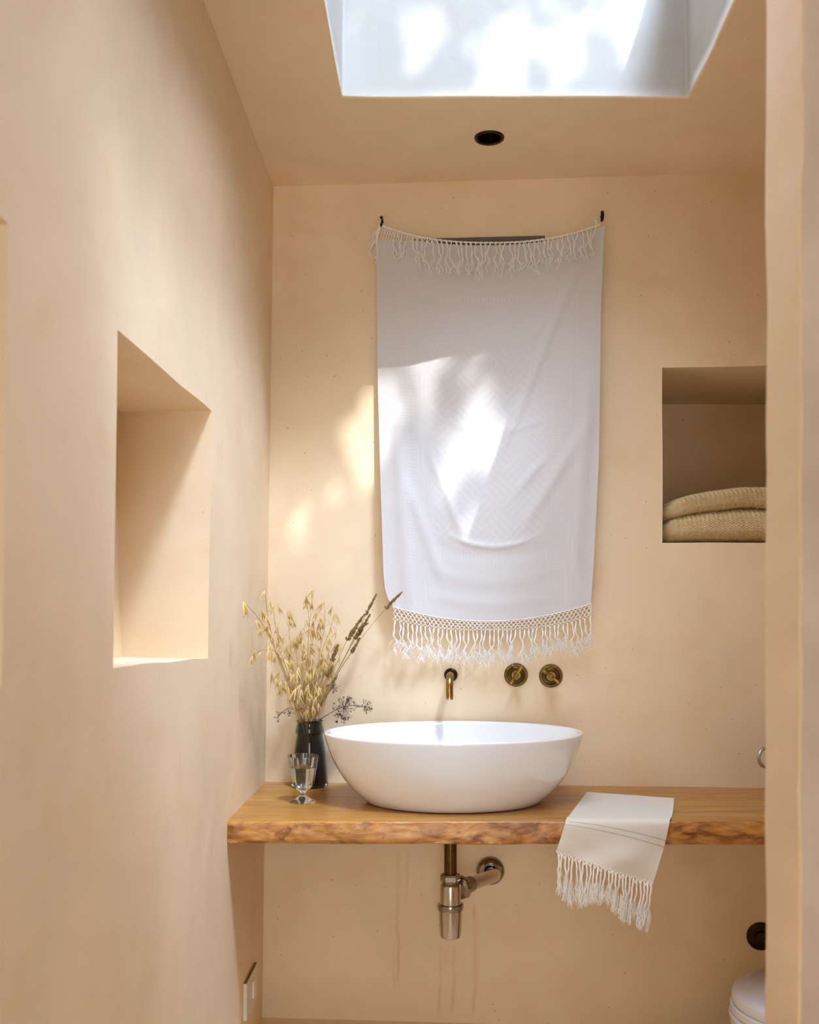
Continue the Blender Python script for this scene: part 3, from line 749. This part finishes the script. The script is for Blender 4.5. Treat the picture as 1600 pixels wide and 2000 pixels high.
# ------------------------------------------------------------------ stemmed glass with water
gy = 2.222; gx = (592 - VX) * gy / F
root = thing('drinking_glass', 'clear fluted stemmed glass half full of water in front of the dark vase', 'drinking glass', (gx, gy, CT + .0002))
def flute(i, a): return 1.0 if not (8 <= i <= 17) else 1.0 - .035 * abs(math.sin(a * 5.0)) ** 1.5 * (1 if 9 <= i <= 16 else .4)
o_ = [(0, .0), (.0285, .0), (.0292, .0012), (.0280, .0026), (.020, .0058), (.010, .0125), (.0062, .0175), (.0060, .0215), (.0085, .0250), (.0150, .0290), (.0205, .0340), (.0240, .0405), (.0262, .050), (.0285, .064), (.0305, .077), (.0325, .090), (.0338, .099), (.0345, .1035)]
i_ = [(.0340, .1043), (.0332, .1038), (.0324, .099), (.0308, .089), (.0288, .077), (.0268, .064), (.0244, .050), (.0215, .042), (.0170, .0365), (.010, .0335), (0, .0328)]
mb = MB(); mb.lathe(o_ + i_, 80, None, flute); mb.build('bowl_and_foot', M_glass, root, world=False)
mb = MB(); mb.lathe([(0, .0336), (.010, .0342), (.0166, .0372), (.0210, .0426), (.0239, .0502), (.0263, .0640), (.0283, .0768), (.0286, .0790), (.0278, .0782), (0, .0780)], 64, Matrix.Translation((gx, gy, CT)))
wtr = mb.build('water', M_water); tag(wtr, 'clear water half filling the stemmed glass', 'water', kind='stuff')

# ------------------------------------------------------------------ dried stems in the vase
def crop(p): return (p[0] / 4 + 440, p[1] / 4 + 1130)
def spikelet(kind):
    mb = MB(); q = random.Random(kind)
    L = .031
    for k, (tilt, w, l) in enumerate([((-.20, .02), .0021, 1.0), ((.22, -.03), .0020, .95), ((.02, .10), .0017, .82)][:3 if kind else 2]):
        ax = Vector((math.sin(tilt[0]), math.sin(tilt[1]), -1)).normalized(); sd = ax.orthogonal().normalized(); sd = Vector((1, 0, 0)) - ax * ax.x; sd.normalize(); th = ax.cross(sd)
        n = 9; vs = []
        for i in range(n + 1):
            t = i / n; wd = w * math.sin(PI * min(1, t * .93 + .05)) ** .9 * (1 - .35 * t) * 1.22 + .0001
            c = ax * (L * l * t) + th * (.0012 * math.sin(PI * t))
            for m_ in range(6):
                a = 2 * PI * m_ / 6; vs.append(c + sd * wd * math.cos(a) + th * wd * .45 * math.sin(a))
        fs = []
        for i in range(n):
            for m_ in range(6):
                m2 = (m_ + 1) % 6; fs.append((i * 6 + m_, i * 6 + m2, (i + 1) * 6 + m2, (i + 1) * 6 + m_))
        mb.add(vs, fs)
    if kind:    # awn
        mb.tube([(0, 0, -.015), (.002, .001, -.028), (.005, .001, -.038)], [.0003, .00022, .0001], 3)
    me = bpy.data.meshes.new('spikelet'); me.from_pydata([tuple(v) for v in mb.v], [], mb.f); me.materials.append(M_oat)
    me.polygons.foreach_set('use_smooth', [True] * len(me.polygons)); return me
SPK = [spikelet(0), spikelet(1), spikelet(2)]
mouth_z = CT + .158
used = [0]
def stem_path(pts, dt):
    """image points tip->base, ending in the vase"""
    k = len(pts); q = rnd
    tip = pts[0]
    m_ang = q.uniform(0, 6.28); mr = q.uniform(.004, .020)
    base = Vector((vx + math.cos(m_ang) * mr, vy + math.sin(m_ang) * mr, CT + q.uniform(.012, .03)))
    neck = Vector((vx, vy, 0)) + Vector((math.copysign(min(abs((pts[-1][0] - 605) * vy / F), .020), pts[-1][0] - 605), math.sin(m_ang) * .012, 0)); neck.z = mouth_z
    W_ = []
    for i, p in enumerate(pts):
        s = 1 - i / max(k - 0.5, 1); d = lerp(neck.y, dt, s); W_.append(U(p[0], p[1], d))
    P = [base, neck] + W_[::-1]
    # deepen into the vase along a line
    P[0] = Vector((vx - (neck.x - vx) * .6, vy + math.cos(m_ang) * .012, CT + .02 + q.uniform(0, .02)))
    return catmull(P, 10)
def depth_for(px):
    d = 2.425
    if px < 560: d = min(d, .385 * F / (VX - px))
    return d
def oat(pts, nsp, label, spread=1.0, start=.38, dj=0.0):
    dt = depth_for(min(p[0] for p in pts) - 4) + dj
    P = stem_path(pts, dt); n = len(P)
    root = thing('oat_stem', label, 'dried grass', P[0], 0, 'dried oat stems in the vase')
    mb = MB(); mb.tube(P, [lerp(.0011, .00045, i / n) for i in range(n)], 6)
    br = []; q = rnd
    for k in range(nsp):
        t = start + (1 - start) * (k + q.random() * .8) / nsp; i = min(int(t * (n - 1)), n - 2); p = P[i]
        side = -1 if k % 2 else 1; ln = q.uniform(.012, .042) * spread * (1.25 - .7 * t)
        dx = side * ln * q.uniform(.4, 1.0); dz = ln * q.uniform(-.1, .9); dy = q.uniform(-.5, .35) * ln
        e = p + Vector((dx, dy, dz))
        if e.x < LX(e.z) + .012: e.x = LX(e.z) + .012
        if e.y > DW(e.x) - .012: e.y = DW(e.x) - .012
        mid = p.lerp(e, .6) + Vector((0, 0, ln * .25))
        mb.tube(catmull([p, mid, e], 4), .00028, 4); br.append(e)
    mb.build('stem', M_ostem, root)
    br.append(P[-1])
    for e in br:
        s = bpy.data.objects.new('spikelet', rnd.choice(SPK)); COL.objects.link(s); s.parent = root
        s.location = e - root.location; sc = rnd.uniform(.75, 1.1); s.scale = (sc, sc, sc)
        s.rotation_euler = (rnd.uniform(-.5, .3), rnd.uniform(-.55, .55), rnd.uniform(-.7, .7))
C = lambda *a: [crop(p) for p in a]
oats = [
 (C((140,178),(260,310),(350,470),(430,650),(520,900),(580,1120)), 10, 'dried oat stem leaning furthest left, its tip against the left wall'),
 (C((308,95),(335,300),(370,470),(420,650),(520,900),(595,1120)), 9, 'tall dried oat stem with the highest tip on the left of the vase'),
 (C((215,600),(290,560),(390,570),(440,660),(540,920),(600,1120)), 9, 'dried oat stem arching over low to the left beside the wall'),
 (C((372,215),(400,420),(450,620),(540,880),(610,1120)), 9, 'dried oat stem between the two tallest stems on the left of the vase'),
 (C((485,240),(500,420),(520,620),(570,900),(620,1120)), 11, 'dried oat stem with its tip midway between left wall and bunch centre'),
 (C((632,130),(655,330),(645,560),(630,800),(630,1120)), 10, 'tall upright dried oat stem rising from the middle of the vase'),
 (C((690,75),(665,300),(645,560),(640,820),(640,1120)), 6, 'thinnest tallest dried oat stem reaching above the bunch centre'),
 (C((775,175),(775,380),(740,560),(690,840),(650,1120)), 9, 'dried oat stem tall on the right side of the oat bunch'),
 (C((855,265),(820,400),(760,560),(700,840),(660,1120)), 9, 'dried oat stem with the outermost right tip of the oat bunch'),
 (C((690,330),(680,500),(660,700),(650,900),(645,1120)), 11, 'mid height dried oat stem just right of the bunch centre'),
 (C((560,450),(560,600),(575,760),(600,930),(625,1120)), 13, 'short bushy dried oat stem in the thick of the bunch, centre left'),
 (C((900,500),(850,590),(780,740),(710,920),(665,1120)), 10, 'dried oat stem bending right in front of the brown seed heads'),
 (C((760,620),(740,720),(710,840),(680,960),(655,1120)), 13, 'short dried oat stem low on the right of the bunch'),
 (C((600,650),(610,760),(615,880),(620,1000),(632,1120)), 13, 'shortest upright dried oat stem in the centre of the bunch'),
 (C((440,800),(480,860),(520,930),(560,1020),(600,1120)), 9, 'short dried oat stem drooping low on the left of the bunch'),
 (C((840,640),(790,720),(730,850),(690,980),(665,1120)), 12, 'dried oat stem with papery husks low beside the brown heads'),
 (C((700,800),(690,880),(675,960),(660,1040),(648,1120)), 11, 'very short dried oat stem just above the vase mouth'),
]
for k, (pts, nsp, lab) in enumerate(oats):
    oat(pts, nsp, lab, 1.0, .42 if k < 9 else .46, rnd.uniform(-.045, .02) if pts[0][0] > 560 else -rnd.uniform(0, .03))

def seed_head(P0, P1, w, seed):
    mb = MB(); q = random.Random(seed); sprd = q.uniform(0, 3.0); ax = P1 - P0; L = ax.length; n = max(10, int(L / .0024))
    d = ax.normalized(); a0 = d.orthogonal().normalized(); b0 = d.cross(a0)
    mb.tube([P0.lerp(P1, i / 8) for i in range(9)], [w * .4 * (1 - .5 * i / 8) for i in range(9)], 6)
    for i in range(n * 3):
        t = q.random() ** .9; gap = .55 if math.sin(t * 17 + seed) < -.75 else 1.0
        wd = w * (1 - .72 * t ** 1.4) * gap; an = q.uniform(0, 2 * PI)
        c = P0.lerp(P1, t) + (a0 * math.cos(an) + b0 * math.sin(an)) * wd * .6
        o = c + d * .0045 + (a0 * math.cos(an) + b0 * math.sin(an)) * wd * .45
        r = w * .42 * (1 - .4 * t)
        mb.tube([c - d * .002, c.lerp(o, .45), o], [r * .5, r, r * .25], 5)
    return mb
def spike(path, head0, head1, w, label, seed):
    P = stem_path(path, 2.40 - .01 * (seed % 3))
    root = thing('seed_head_stem', label, 'dried seed head', P[0], 0, 'brown seed heads in the vase')
    h0 = U(*head0, P[-1].y); h1 = U(*head1, P[-1].y)
    mb = MB(); mb.tube(P, [lerp(.0010, .0005, i / len(P)) for i in range(len(P))], 6); mb.build('stem', M_ostem, root)
    seed_head(h0, h1, w, seed).build('seed_head', M_seed, root)
for k, (h1, h0, rest, w, lab) in enumerate([
 ((1180,125),(1098,282),[(980,530),(880,720),(760,950),(680,1120)],.0043,'slim brown seed head pointing highest left of the white hanging'),
 ((1378,108),(1255,232),[(1060,470),(890,720),(780,950),(690,1120)],.0050,'brown seed head furthest right, its tip in front of the white hanging'),
 ((1085,285),(950,485),[(880,640),(800,800),(720,980),(670,1120)],.0062,'thick brown seed head on the left edge of the seed head cluster'),
 ((1128,288),(1015,475),[(930,620),(840,790),(740,980),(675,1120)],.0060,'thick brown seed head in the middle of the seed head cluster'),
 ((1116,348),(1040,400),[(940,600),(840,800),(740,980),(675,1120)],.0040,'small brown seed head poking out right of the cluster'),
 ((1048,470),(985,582),[(900,710),(820,850),(740,1000),(680,1120)],.0052,'brown seed head set lower, touching the long bent stem'),
 ((880,520),(835,645),[(800,760),(750,880),(700,1000),(665,1120)],.0062,'dark brown seed head behind the pale oat husks'),
 ((842,680),(790,765),[(760,850),(720,950),(690,1030),(660,1120)],.0062,'dark brown seed head lowest in the oat bunch'),
 ((870,765),(835,835),[(800,900),(760,980),(710,1050),(670,1120)],.0045,'short brown seed head just above the papery oats on the right')]):
    spike([crop(p) for p in [h1, h0] + rest], crop(h0), crop(h1), w, lab, k)

def umbel(path, clusters, label, seed, group='dried umbels in the vase'):
    q = random.Random(seed); P = stem_path(path, 2.40 if path[0][0] > 560 else depth_for(path[0][0] - 6))
    root = thing('dried_umbel', label, 'dried flower', P[0], 0, group)
    mb = MB(); mb.tube(P, [lerp(.0011, .0006, i / len(P)) for i in range(len(P))], 6)
    bd = MB(); hk = MB(); tip = P[-1]
    for (c, rx, ry, n) in clusters:
        cc = crop(c); ctr = U(cc[0], cc[1], tip.y - .004); near = min(P, key=lambda p: (p - ctr).length)
        hub = near.lerp(ctr, .55); mb.tube([near, hub], .0006, 5)
        for i in range(n):
            a = q.uniform(0, 2 * PI); r = math.sqrt(q.random())
            e = ctr + Vector((math.cos(a) * r * rx / 4 * tip.y / F, q.uniform(-.014, .010), math.sin(a) * r * ry / 4 * tip.y / F))
            if e.y > DW(e.x) - .006: e.y = DW(e.x) - .006
            mb.tube(catmull([hub, hub.lerp(e, .6) + Vector((0, 0, -.002)), e], 3), .00026, 4)
            d = (e - hub).normalized(); tgt = bd if q.random() < .5 else hk; s = q.uniform(.7, 1.3)
            for _ in range(2):
                dd = (d + Vector((q.uniform(-.6, .6), q.uniform(-.6, .6), q.uniform(-.6, .6)))).normalized()
                tgt.tube([e, e + dd * .0022 * s, e + dd * .0055 * s], [.0005, .0013 * s, .0002], 5)
    mb.build('stem', M_bud, root); bd.build('buds', M_bud, root)
    if hk.v: hk.build('husks', M_pale, root)
umbel(C((930,1000),(840,1040),(760,1090),(690,1125)), [((930,1010),85,95,74), ((960,950),50,30,16), ((900,1080),60,40,26)], 'large dark dried umbel right of the vase above the basin rim', 1)
umbel(C((1090,1000),(1020,990),(900,1010),(790,1070),(700,1125)), [((1095,995),48,50,36), ((1020,985),25,20,6)], 'small round dried umbel furthest right, over the basin rim', 2)
umbel(C((405,1090),(450,1040),(520,1005),(570,1040),(610,1120)), [((412,1085),24,28,9), ((440,1040),40,18,6), ((500,1050),36,30,9), ((575,1010),36,22,8)], 'sparse dried umbel drooping left of the vase', 3)
umbel(C((840,850),(800,900),(750,980),(690,1120)), [((845,852),46,34,28)], 'little dried umbel between brown seed heads and basin', 4)

# ------------------------------------------------------------------ folded knitted blanket in the niche
M_knit = mottled('cream_knit', (0.74, 0.58, 0.31), (0.80, 0.64, 0.37), 30, 0.9, spec=.1, sheen=.15)
def blanket():
    bx0, bx1 = NX0 + .006, NX1 - .014; z0 = NZ0 + .0040
    mb = MB(); yf = DW(NX0) + .013
    xs = [bx0 + .0013 * i for i in range(190)]; xs += [lerp(xs[-1], bx1, k / 14) for k in range(1, 15)]
    def layer(y0_, y1_, lo, hi, endr, p, seed):
        # profile: up the front, over the top, down the back, as (y 0..1, z 0..1, metres along)
        prof = []; s_ = 0; last = None
        def pt(a): c, n_ = math.cos(a), math.sin(a); return (.5 + .5 * math.copysign(abs(c) ** (2 / p), c), .5 + .5 * math.copysign(abs(n_) ** (2 / p), n_))
        a = -PI / 2; H = .085; Wd = y1_ - y0_; seq = []
        N = 2400
        acc = 0; prev = pt(-PI / 2)
        for k in range(1, N + 1):
            a = -PI / 2 - 2 * PI * k / N; q_ = pt(a); acc += math.hypot((q_[0] - prev[0]) * Wd, (q_[1] - prev[1]) * H); prev = q_
            step = .0011 if (q_[0] < .45) else .02
            if not seq or acc - seq[-1][2] >= step: seq.append((q_[0], q_[1], acc))
        n = len(seq); o = len(mb.v)
        for x in xs:
            dl = x - bx0; k = math.sqrt(max(0.0, 1 - max(0, 1 - dl / endr) ** 2)); zl, zh = lo(dl), hi(dl); zm = lerp(zl, zh, .42)
            for (yy, zz, sa) in seq:
                f = lerp(.10, 1, k); y = lerp(.5, yy, lerp(.6, 1, k)) ; y = lerp(y0_, y1_, y) - SLOPE * dl; z = zm + (lerp(zl, zh, zz) - zm) * f
                cy, cz = (yy - .5), (zz - .5)
                # stocking stitch: columns of little V shapes
                xx = x + .004 * mnoise.noise(Vector((x * 9, sa * 5, seed))) + sa * .04
                fa = (xx / .0110) % 1.0; tri = abs(fa - .5)
                ht = .0016 * math.sin(2 * PI * (sa / .0060 + tri * 1.7)) + .0016 * (min(1, tri * 6) - .8)
                L_ = math.hypot(cy, cz) + 1e-6; bu = ht * k + .002 * mnoise.noise(Vector((x * 18, sa * 14, seed)))
                mb.v.append(Vector((x, y + bu * (cy / L_) * 1.0, max(z + bu * cz / L_, z0 - .0018))))
        for i_ in range(len(xs) - 1):
            for j_ in range(n - 1):
                a_ = o + i_ * n + j_; mb.f.append((a_, a_ + 1, a_ + n + 1, a_ + n))
            mb.f.append((o + i_ * n + n - 1, o + i_ * n, o + (i_ + 1) * n, o + (i_ + 1) * n + n - 1))
        mb.f.append(tuple(o + q_ for q_ in range(n))); mb.f.append(tuple(o + (len(xs) - 1) * n + q_ for q_ in reversed(range(n))))
    I = lambda pts: (lambda d: z0 + interp(pts, d))
    layer(yf, yf + .30, I([(0, 0), (1, 0)]), I([(0, .050), (.02, .062), (.06, .076), (.12, .083), (.2, .088), (.26, .084), (.5, .080)]), .030, 3.2, 1.0)
    layer(yf - .008, yf + .31, I([(0, .046), (.02, .053), (.06, .066), (.12, .073), (.2, .082), (.26, .076), (.5, .072)]), I([(0, .084), (.03, .106), (.07, .119), (.12, .128), (.2, .136), (.27, .138), (.5, .13)]), .045, 3.6, 5.0)
    o = mb.build('folded_blanket', M_knit, fix=False); tag(o, 'cream knitted blanket folded into the square niche in the back wall', 'blanket')
blanket()

# ------------------------------------------------------------------ switch plate, toilet, flush button, jug
z0_, z1_ = EYE - .926, EYE - .842; y0_, y1_ = 2.228, 2.362
root = thing('wall_switch', 'cream rectangular switch plate low on the left wall under the counter', 'switch', (LX(.41), 2.295, .416))
mb = MB(); xw = LX(.42) - .002
mb.box((xw, y0_, z0_), (xw + .0095, y1_, z1_)); o = mb.build('plate', M_cream, root, smooth=False); bevel_mod(o, .0012, 2)
mb = MB(); mb.box((xw, y0_ + .0005, z1_ - .0005), (xw + .0085, y1_ - .0005, z1_ + .0010)); mb.build('shaded_metal_edge', M_edge, root, smooth=False)  # dark metal strip putting in the shade along the plate's top edge
mb = MB(); mb.box((xw + .007, 2.300, z0_ + .022), (xw + .0125, 2.328, z1_ - .022)); o = mb.build('rocker', M_white, root, smooth=False); bevel_mod(o, .0015, 2)

LZ = EYE - .83
root = thing('toilet', 'white toilet with closed lid at the lower right, partly behind the wall end', 'toilet', (.90, 2.15, 0))
def oval_xy(s, x0=.655, x1=1.16, hw=.175):
    pts = []
    for k in range(72):
        a = 2 * PI * k / 72; c, n_ = math.cos(a), math.sin(a)
        cx_ = x0 + .215
        if c < 0: x = cx_ + .215 * s * c; y = hw * s * n_
        else: x = cx_ + (x1 - cx_) * (abs(c) ** .75) * (1 if s > .95 else s); y = hw * s * (abs(n_) ** .8) * math.copysign(1, n_)
        pts.append((x, 2.15 + y))
    return pts
def loft(rows):
    mb = MB(); vs = []; fs = []; n = 72
    for (s, z) in rows: vs += [(x, y, z) for x, y in oval_xy(s)]
    for i in range(len(rows) - 1):
        for k in range(n):
            k2 = (k + 1) % n; fs.append((i * n + k, i * n + k2, (i + 1) * n + k2, (i + 1) * n + k))
    fs.append(tuple(range(n))); fs.append(tuple(range((len(rows) - 1) * n, len(rows) * n))); mb.add(vs, fs); return mb
loft([(.99, LZ - .030), (1.0, LZ - .026), (1.0, LZ - .010), (.985, LZ - .004), (.955, LZ - .0012), (.90, LZ)]).build('lid', M_lid, root)
loft([(1.0, LZ - .050), (1.015, LZ - .047), (1.015, LZ - .034), (1.0, LZ - .0310)]).build('seat', M_lid, root)
loft([(.62, 0.0), (.62, .02), (.64, .10), (.78, .25), (.96, LZ - .10), (1.025, LZ - .075), (1.03, LZ - .055), (1.0, LZ - .0505)]).build('pan', M_ceramic, root)
fp = W(1486, 1828)
root = thing('flush_button', 'round dark bronze button plate low on the back wall above the toilet', 'flush button', fp, RZ)
mb = MB(); mb.lathe([(0, 0), (.0335, 0), (.0340, .003), (.0325, .0055), (.020, .0065), (.016, .0065), (.016, .002), (0, .002)], 48, MX); mb.build('plate', M_bronze, root, world=False)
mb = MB(); mb.lathe([(0, .002), (.0135, .002), (.0135, .010), (.012, .012), (0, .0125)], 36, MX); mb.build('push_knob', M_bronze, root, world=False)
jx, jy = .845, 2.29
root = thing('metal_jug', 'pale metal jug at the right end of the counter, only its round handle showing', 'jug', (jx, jy, CT))
mb = MB(); mb.lathe([(0, .0005), (.036, .0005), (.044, .012), (.049, .04), (.046, .08), (.036, .115), (.034, .130), (.039, .142), (.037, .142), (.032, .130), (.034, .115), (.044, .08), (.046, .04), (.040, .014), (0, .006)], 48); mb.build('jug_body', M_pewter, root, world=False)
mb = MB(); hc = U(1497, 1479, jy) - Vector((jx, jy, CT))
mb.tube([hc + Vector((.0215 * math.cos(2 * PI * k / 40), .012 * math.cos(2 * PI * k / 40), .0215 * math.sin(2 * PI * k / 40))) for k in range(41)], .0042, 14); mb.build('handle', M_pewter, root, world=False)

# ------------------------------------------------------------------ leafy branches above the rooflight
SUN = Vector((-.33, .82, -1.0)).normalized()
c0 = Vector((.17, 1.55, CEIL + SH)) - SUN * 5.2
mb = MB(); q = random.Random(21)
e1 = SUN.orthogonal().normalized(); e2 = SUN.cross(e1)
gaps = []
for (px, py, r) in [(790, 795, .022), (765, 830, .008), (692, 845, .006), (685, 890, .010), (678, 930, .002), (938, 880, .000), (880, 935, .004), (968, 935, -.004)]:
    g0 = W(px, py); gaps.append((g0 - SUN * ((g0 - c0).dot(SUN)), r))
for (px, py, r) in [(1000, 90, .005), (975, 150, .006), (1240, 60, .002), (1100, 70, -.002), (835, 70, .0)]:
    g0 = U(px, py, SKY[3]); gaps.append((g0 - SUN * ((g0 - c0).dot(SUN)), r))
clumps = []
while len(clumps) < 480:
    c = c0 + e1 * q.uniform(-1.25, 1.25) + e2 * q.uniform(-1.25, 1.25); r = q.uniform(.08, .20)
    clumps.append((c + SUN * q.uniform(-.25, .25), r))
for (c, r) in clumps:
    for _ in range(34):
        p = c + Vector((q.gauss(0, 1), q.gauss(0, 1), q.gauss(0, 1))) * r * .62
        d = Vector((q.gauss(0, 1), q.gauss(0, 1), q.gauss(0, .6))).normalized(); s_ = d.orthogonal().normalized() * q.uniform(.018, .032); l_ = q.uniform(.07, .13); up = d.cross(s_) * .35
        pc = p + d * l_ * .5; pj = pc - SUN * ((pc - c0).dot(SUN))
        if any((pj - g).length < gr + .053 for g, gr in gaps): continue
        mb.add([p, p + d * l_ * .45 + s_ + up, p + d * l_, p + d * l_ * .45 - s_ + up, p + d * l_ * .5], [(0, 1, 4), (1, 2, 4), (2, 3, 4), (3, 0, 4)])
root = thing('tree', 'leafy tree branches overhanging the roof outside above the rooflight', 'tree', (c0.x + .9, c0.y - .9, c0.z - .6))
fo = mb.build('foliage', M_leaf, root); fo['kind'] = 'stuff'
bm_ = MB(); st = Vector(root.location); bm_.tube([st + Vector((.6, -.4, -8.0)), st + Vector((.2, -.1, -3)), st], [.16, .12, .08], 10)
for (c, r) in clumps[::12]: bm_.tube(catmull([st, st.lerp(c, .5) + Vector((0, 0, .12)), c], 5), .012, 5)
bm_.build('branches', M_bark, root)

# ------------------------------------------------------------------ light
w = bpy.data.worlds.new('sky'); SC.world = w; w.use_nodes = True
bg = w.node_tree.nodes['Background']; bg.inputs[0].default_value = (0.70, 0.84, 1.0, 1); bg.inputs[1].default_value = 0.2
def sun(name, d, ang, st, col):
    l = bpy.data.lights.new(name, 'SUN'); l.angle = math.radians(ang); l.energy = st; l.color = col
    o = bpy.data.objects.new(name, l); COL.objects.link(o); o.rotation_euler = d.to_track_quat('-Z', 'Y').to_euler(); o.location = (0, 0, 6); return o
sun('sun', SUN, 0.40, 5.0, (.94, 1.0, 1.08))
def area(name, loc, d, sx, sy, power, col, spread=180):
    l = bpy.data.lights.new(name, 'AREA'); l.shape = 'RECTANGLE'; l.size = sx; l.size_y = sy; l.energy = power; l.color = col; l.spread = math.radians(spread)
    o = bpy.data.objects.new(name, l); COL.objects.link(o); o.location = loc; o.rotation_euler = d.to_track_quat('-Z', 'Y').to_euler(); return o
area('rooflight_sky', ((x0 + x1) / 2, (y0 + y1) / 2, CEIL + .05), Vector((0, 0, -1)), .66, 1.08, 7.6, (.78, .94, 1.20), 122)
KD = Vector((-.36, .50, -1.0)).normalized()
area('soft_key_lamp', Vector((.17, 1.5, zf)) - KD * 3.7, KD, .66, .66, 240, (.76, .96, 1.30))  # soft key lamp added above the rooflight for the main slanting beam
area('rear_fill_lamp', (.0, YB - .20, 1.05), Vector((0, 1, 0)), .62, 1.7, 22, (.97, .97, 1.0))  # added fill lamp outside the made-up rear window, behind the camera

# ------------------------------------------------------------------ camera
cam = bpy.data.cameras.new('camera'); co = bpy.data.objects.new('camera', cam); COL.objects.link(co); SC.camera = co
cam.sensor_fit = 'VERTICAL'; cam.sensor_height = 36.0; cam.sensor_width = 28.8; cam.lens = 36.0 * F / 2000
cam.shift_x = -(VX - 800) / 2000; cam.shift_y = (VY - 1000) / 2000
co.location = (0, 0, EYE); co.rotation_euler = (PI / 2, 0, 0); cam.clip_start = .02
cam.dof.use_dof = True; cam.dof.focus_distance = 2.28; cam.dof.aperture_fstop = 6.3
vs_ = SC.view_settings; vs_.view_transform = 'Standard'; vs_.look = 'None'; vs_.gamma = 1.0; vs_.exposure = 0.36; vs_.use_curve_mapping = False
SC.cycles.use_denoising = True
SC.cycles.use_adaptive_sampling = True; SC.cycles.adaptive_threshold = 0.08; SC.cycles.adaptive_min_samples = 12
SC.cycles.use_light_tree = False
SC.cycles.max_bounces = 10; SC.cycles.diffuse_bounces = 5; SC.cycles.transmission_bounces = 12; SC.cycles.glossy_bounces = 6; SC.cycles.transparent_max_bounces = 12
SC.cycles.sample_clamp_indirect = 6.0
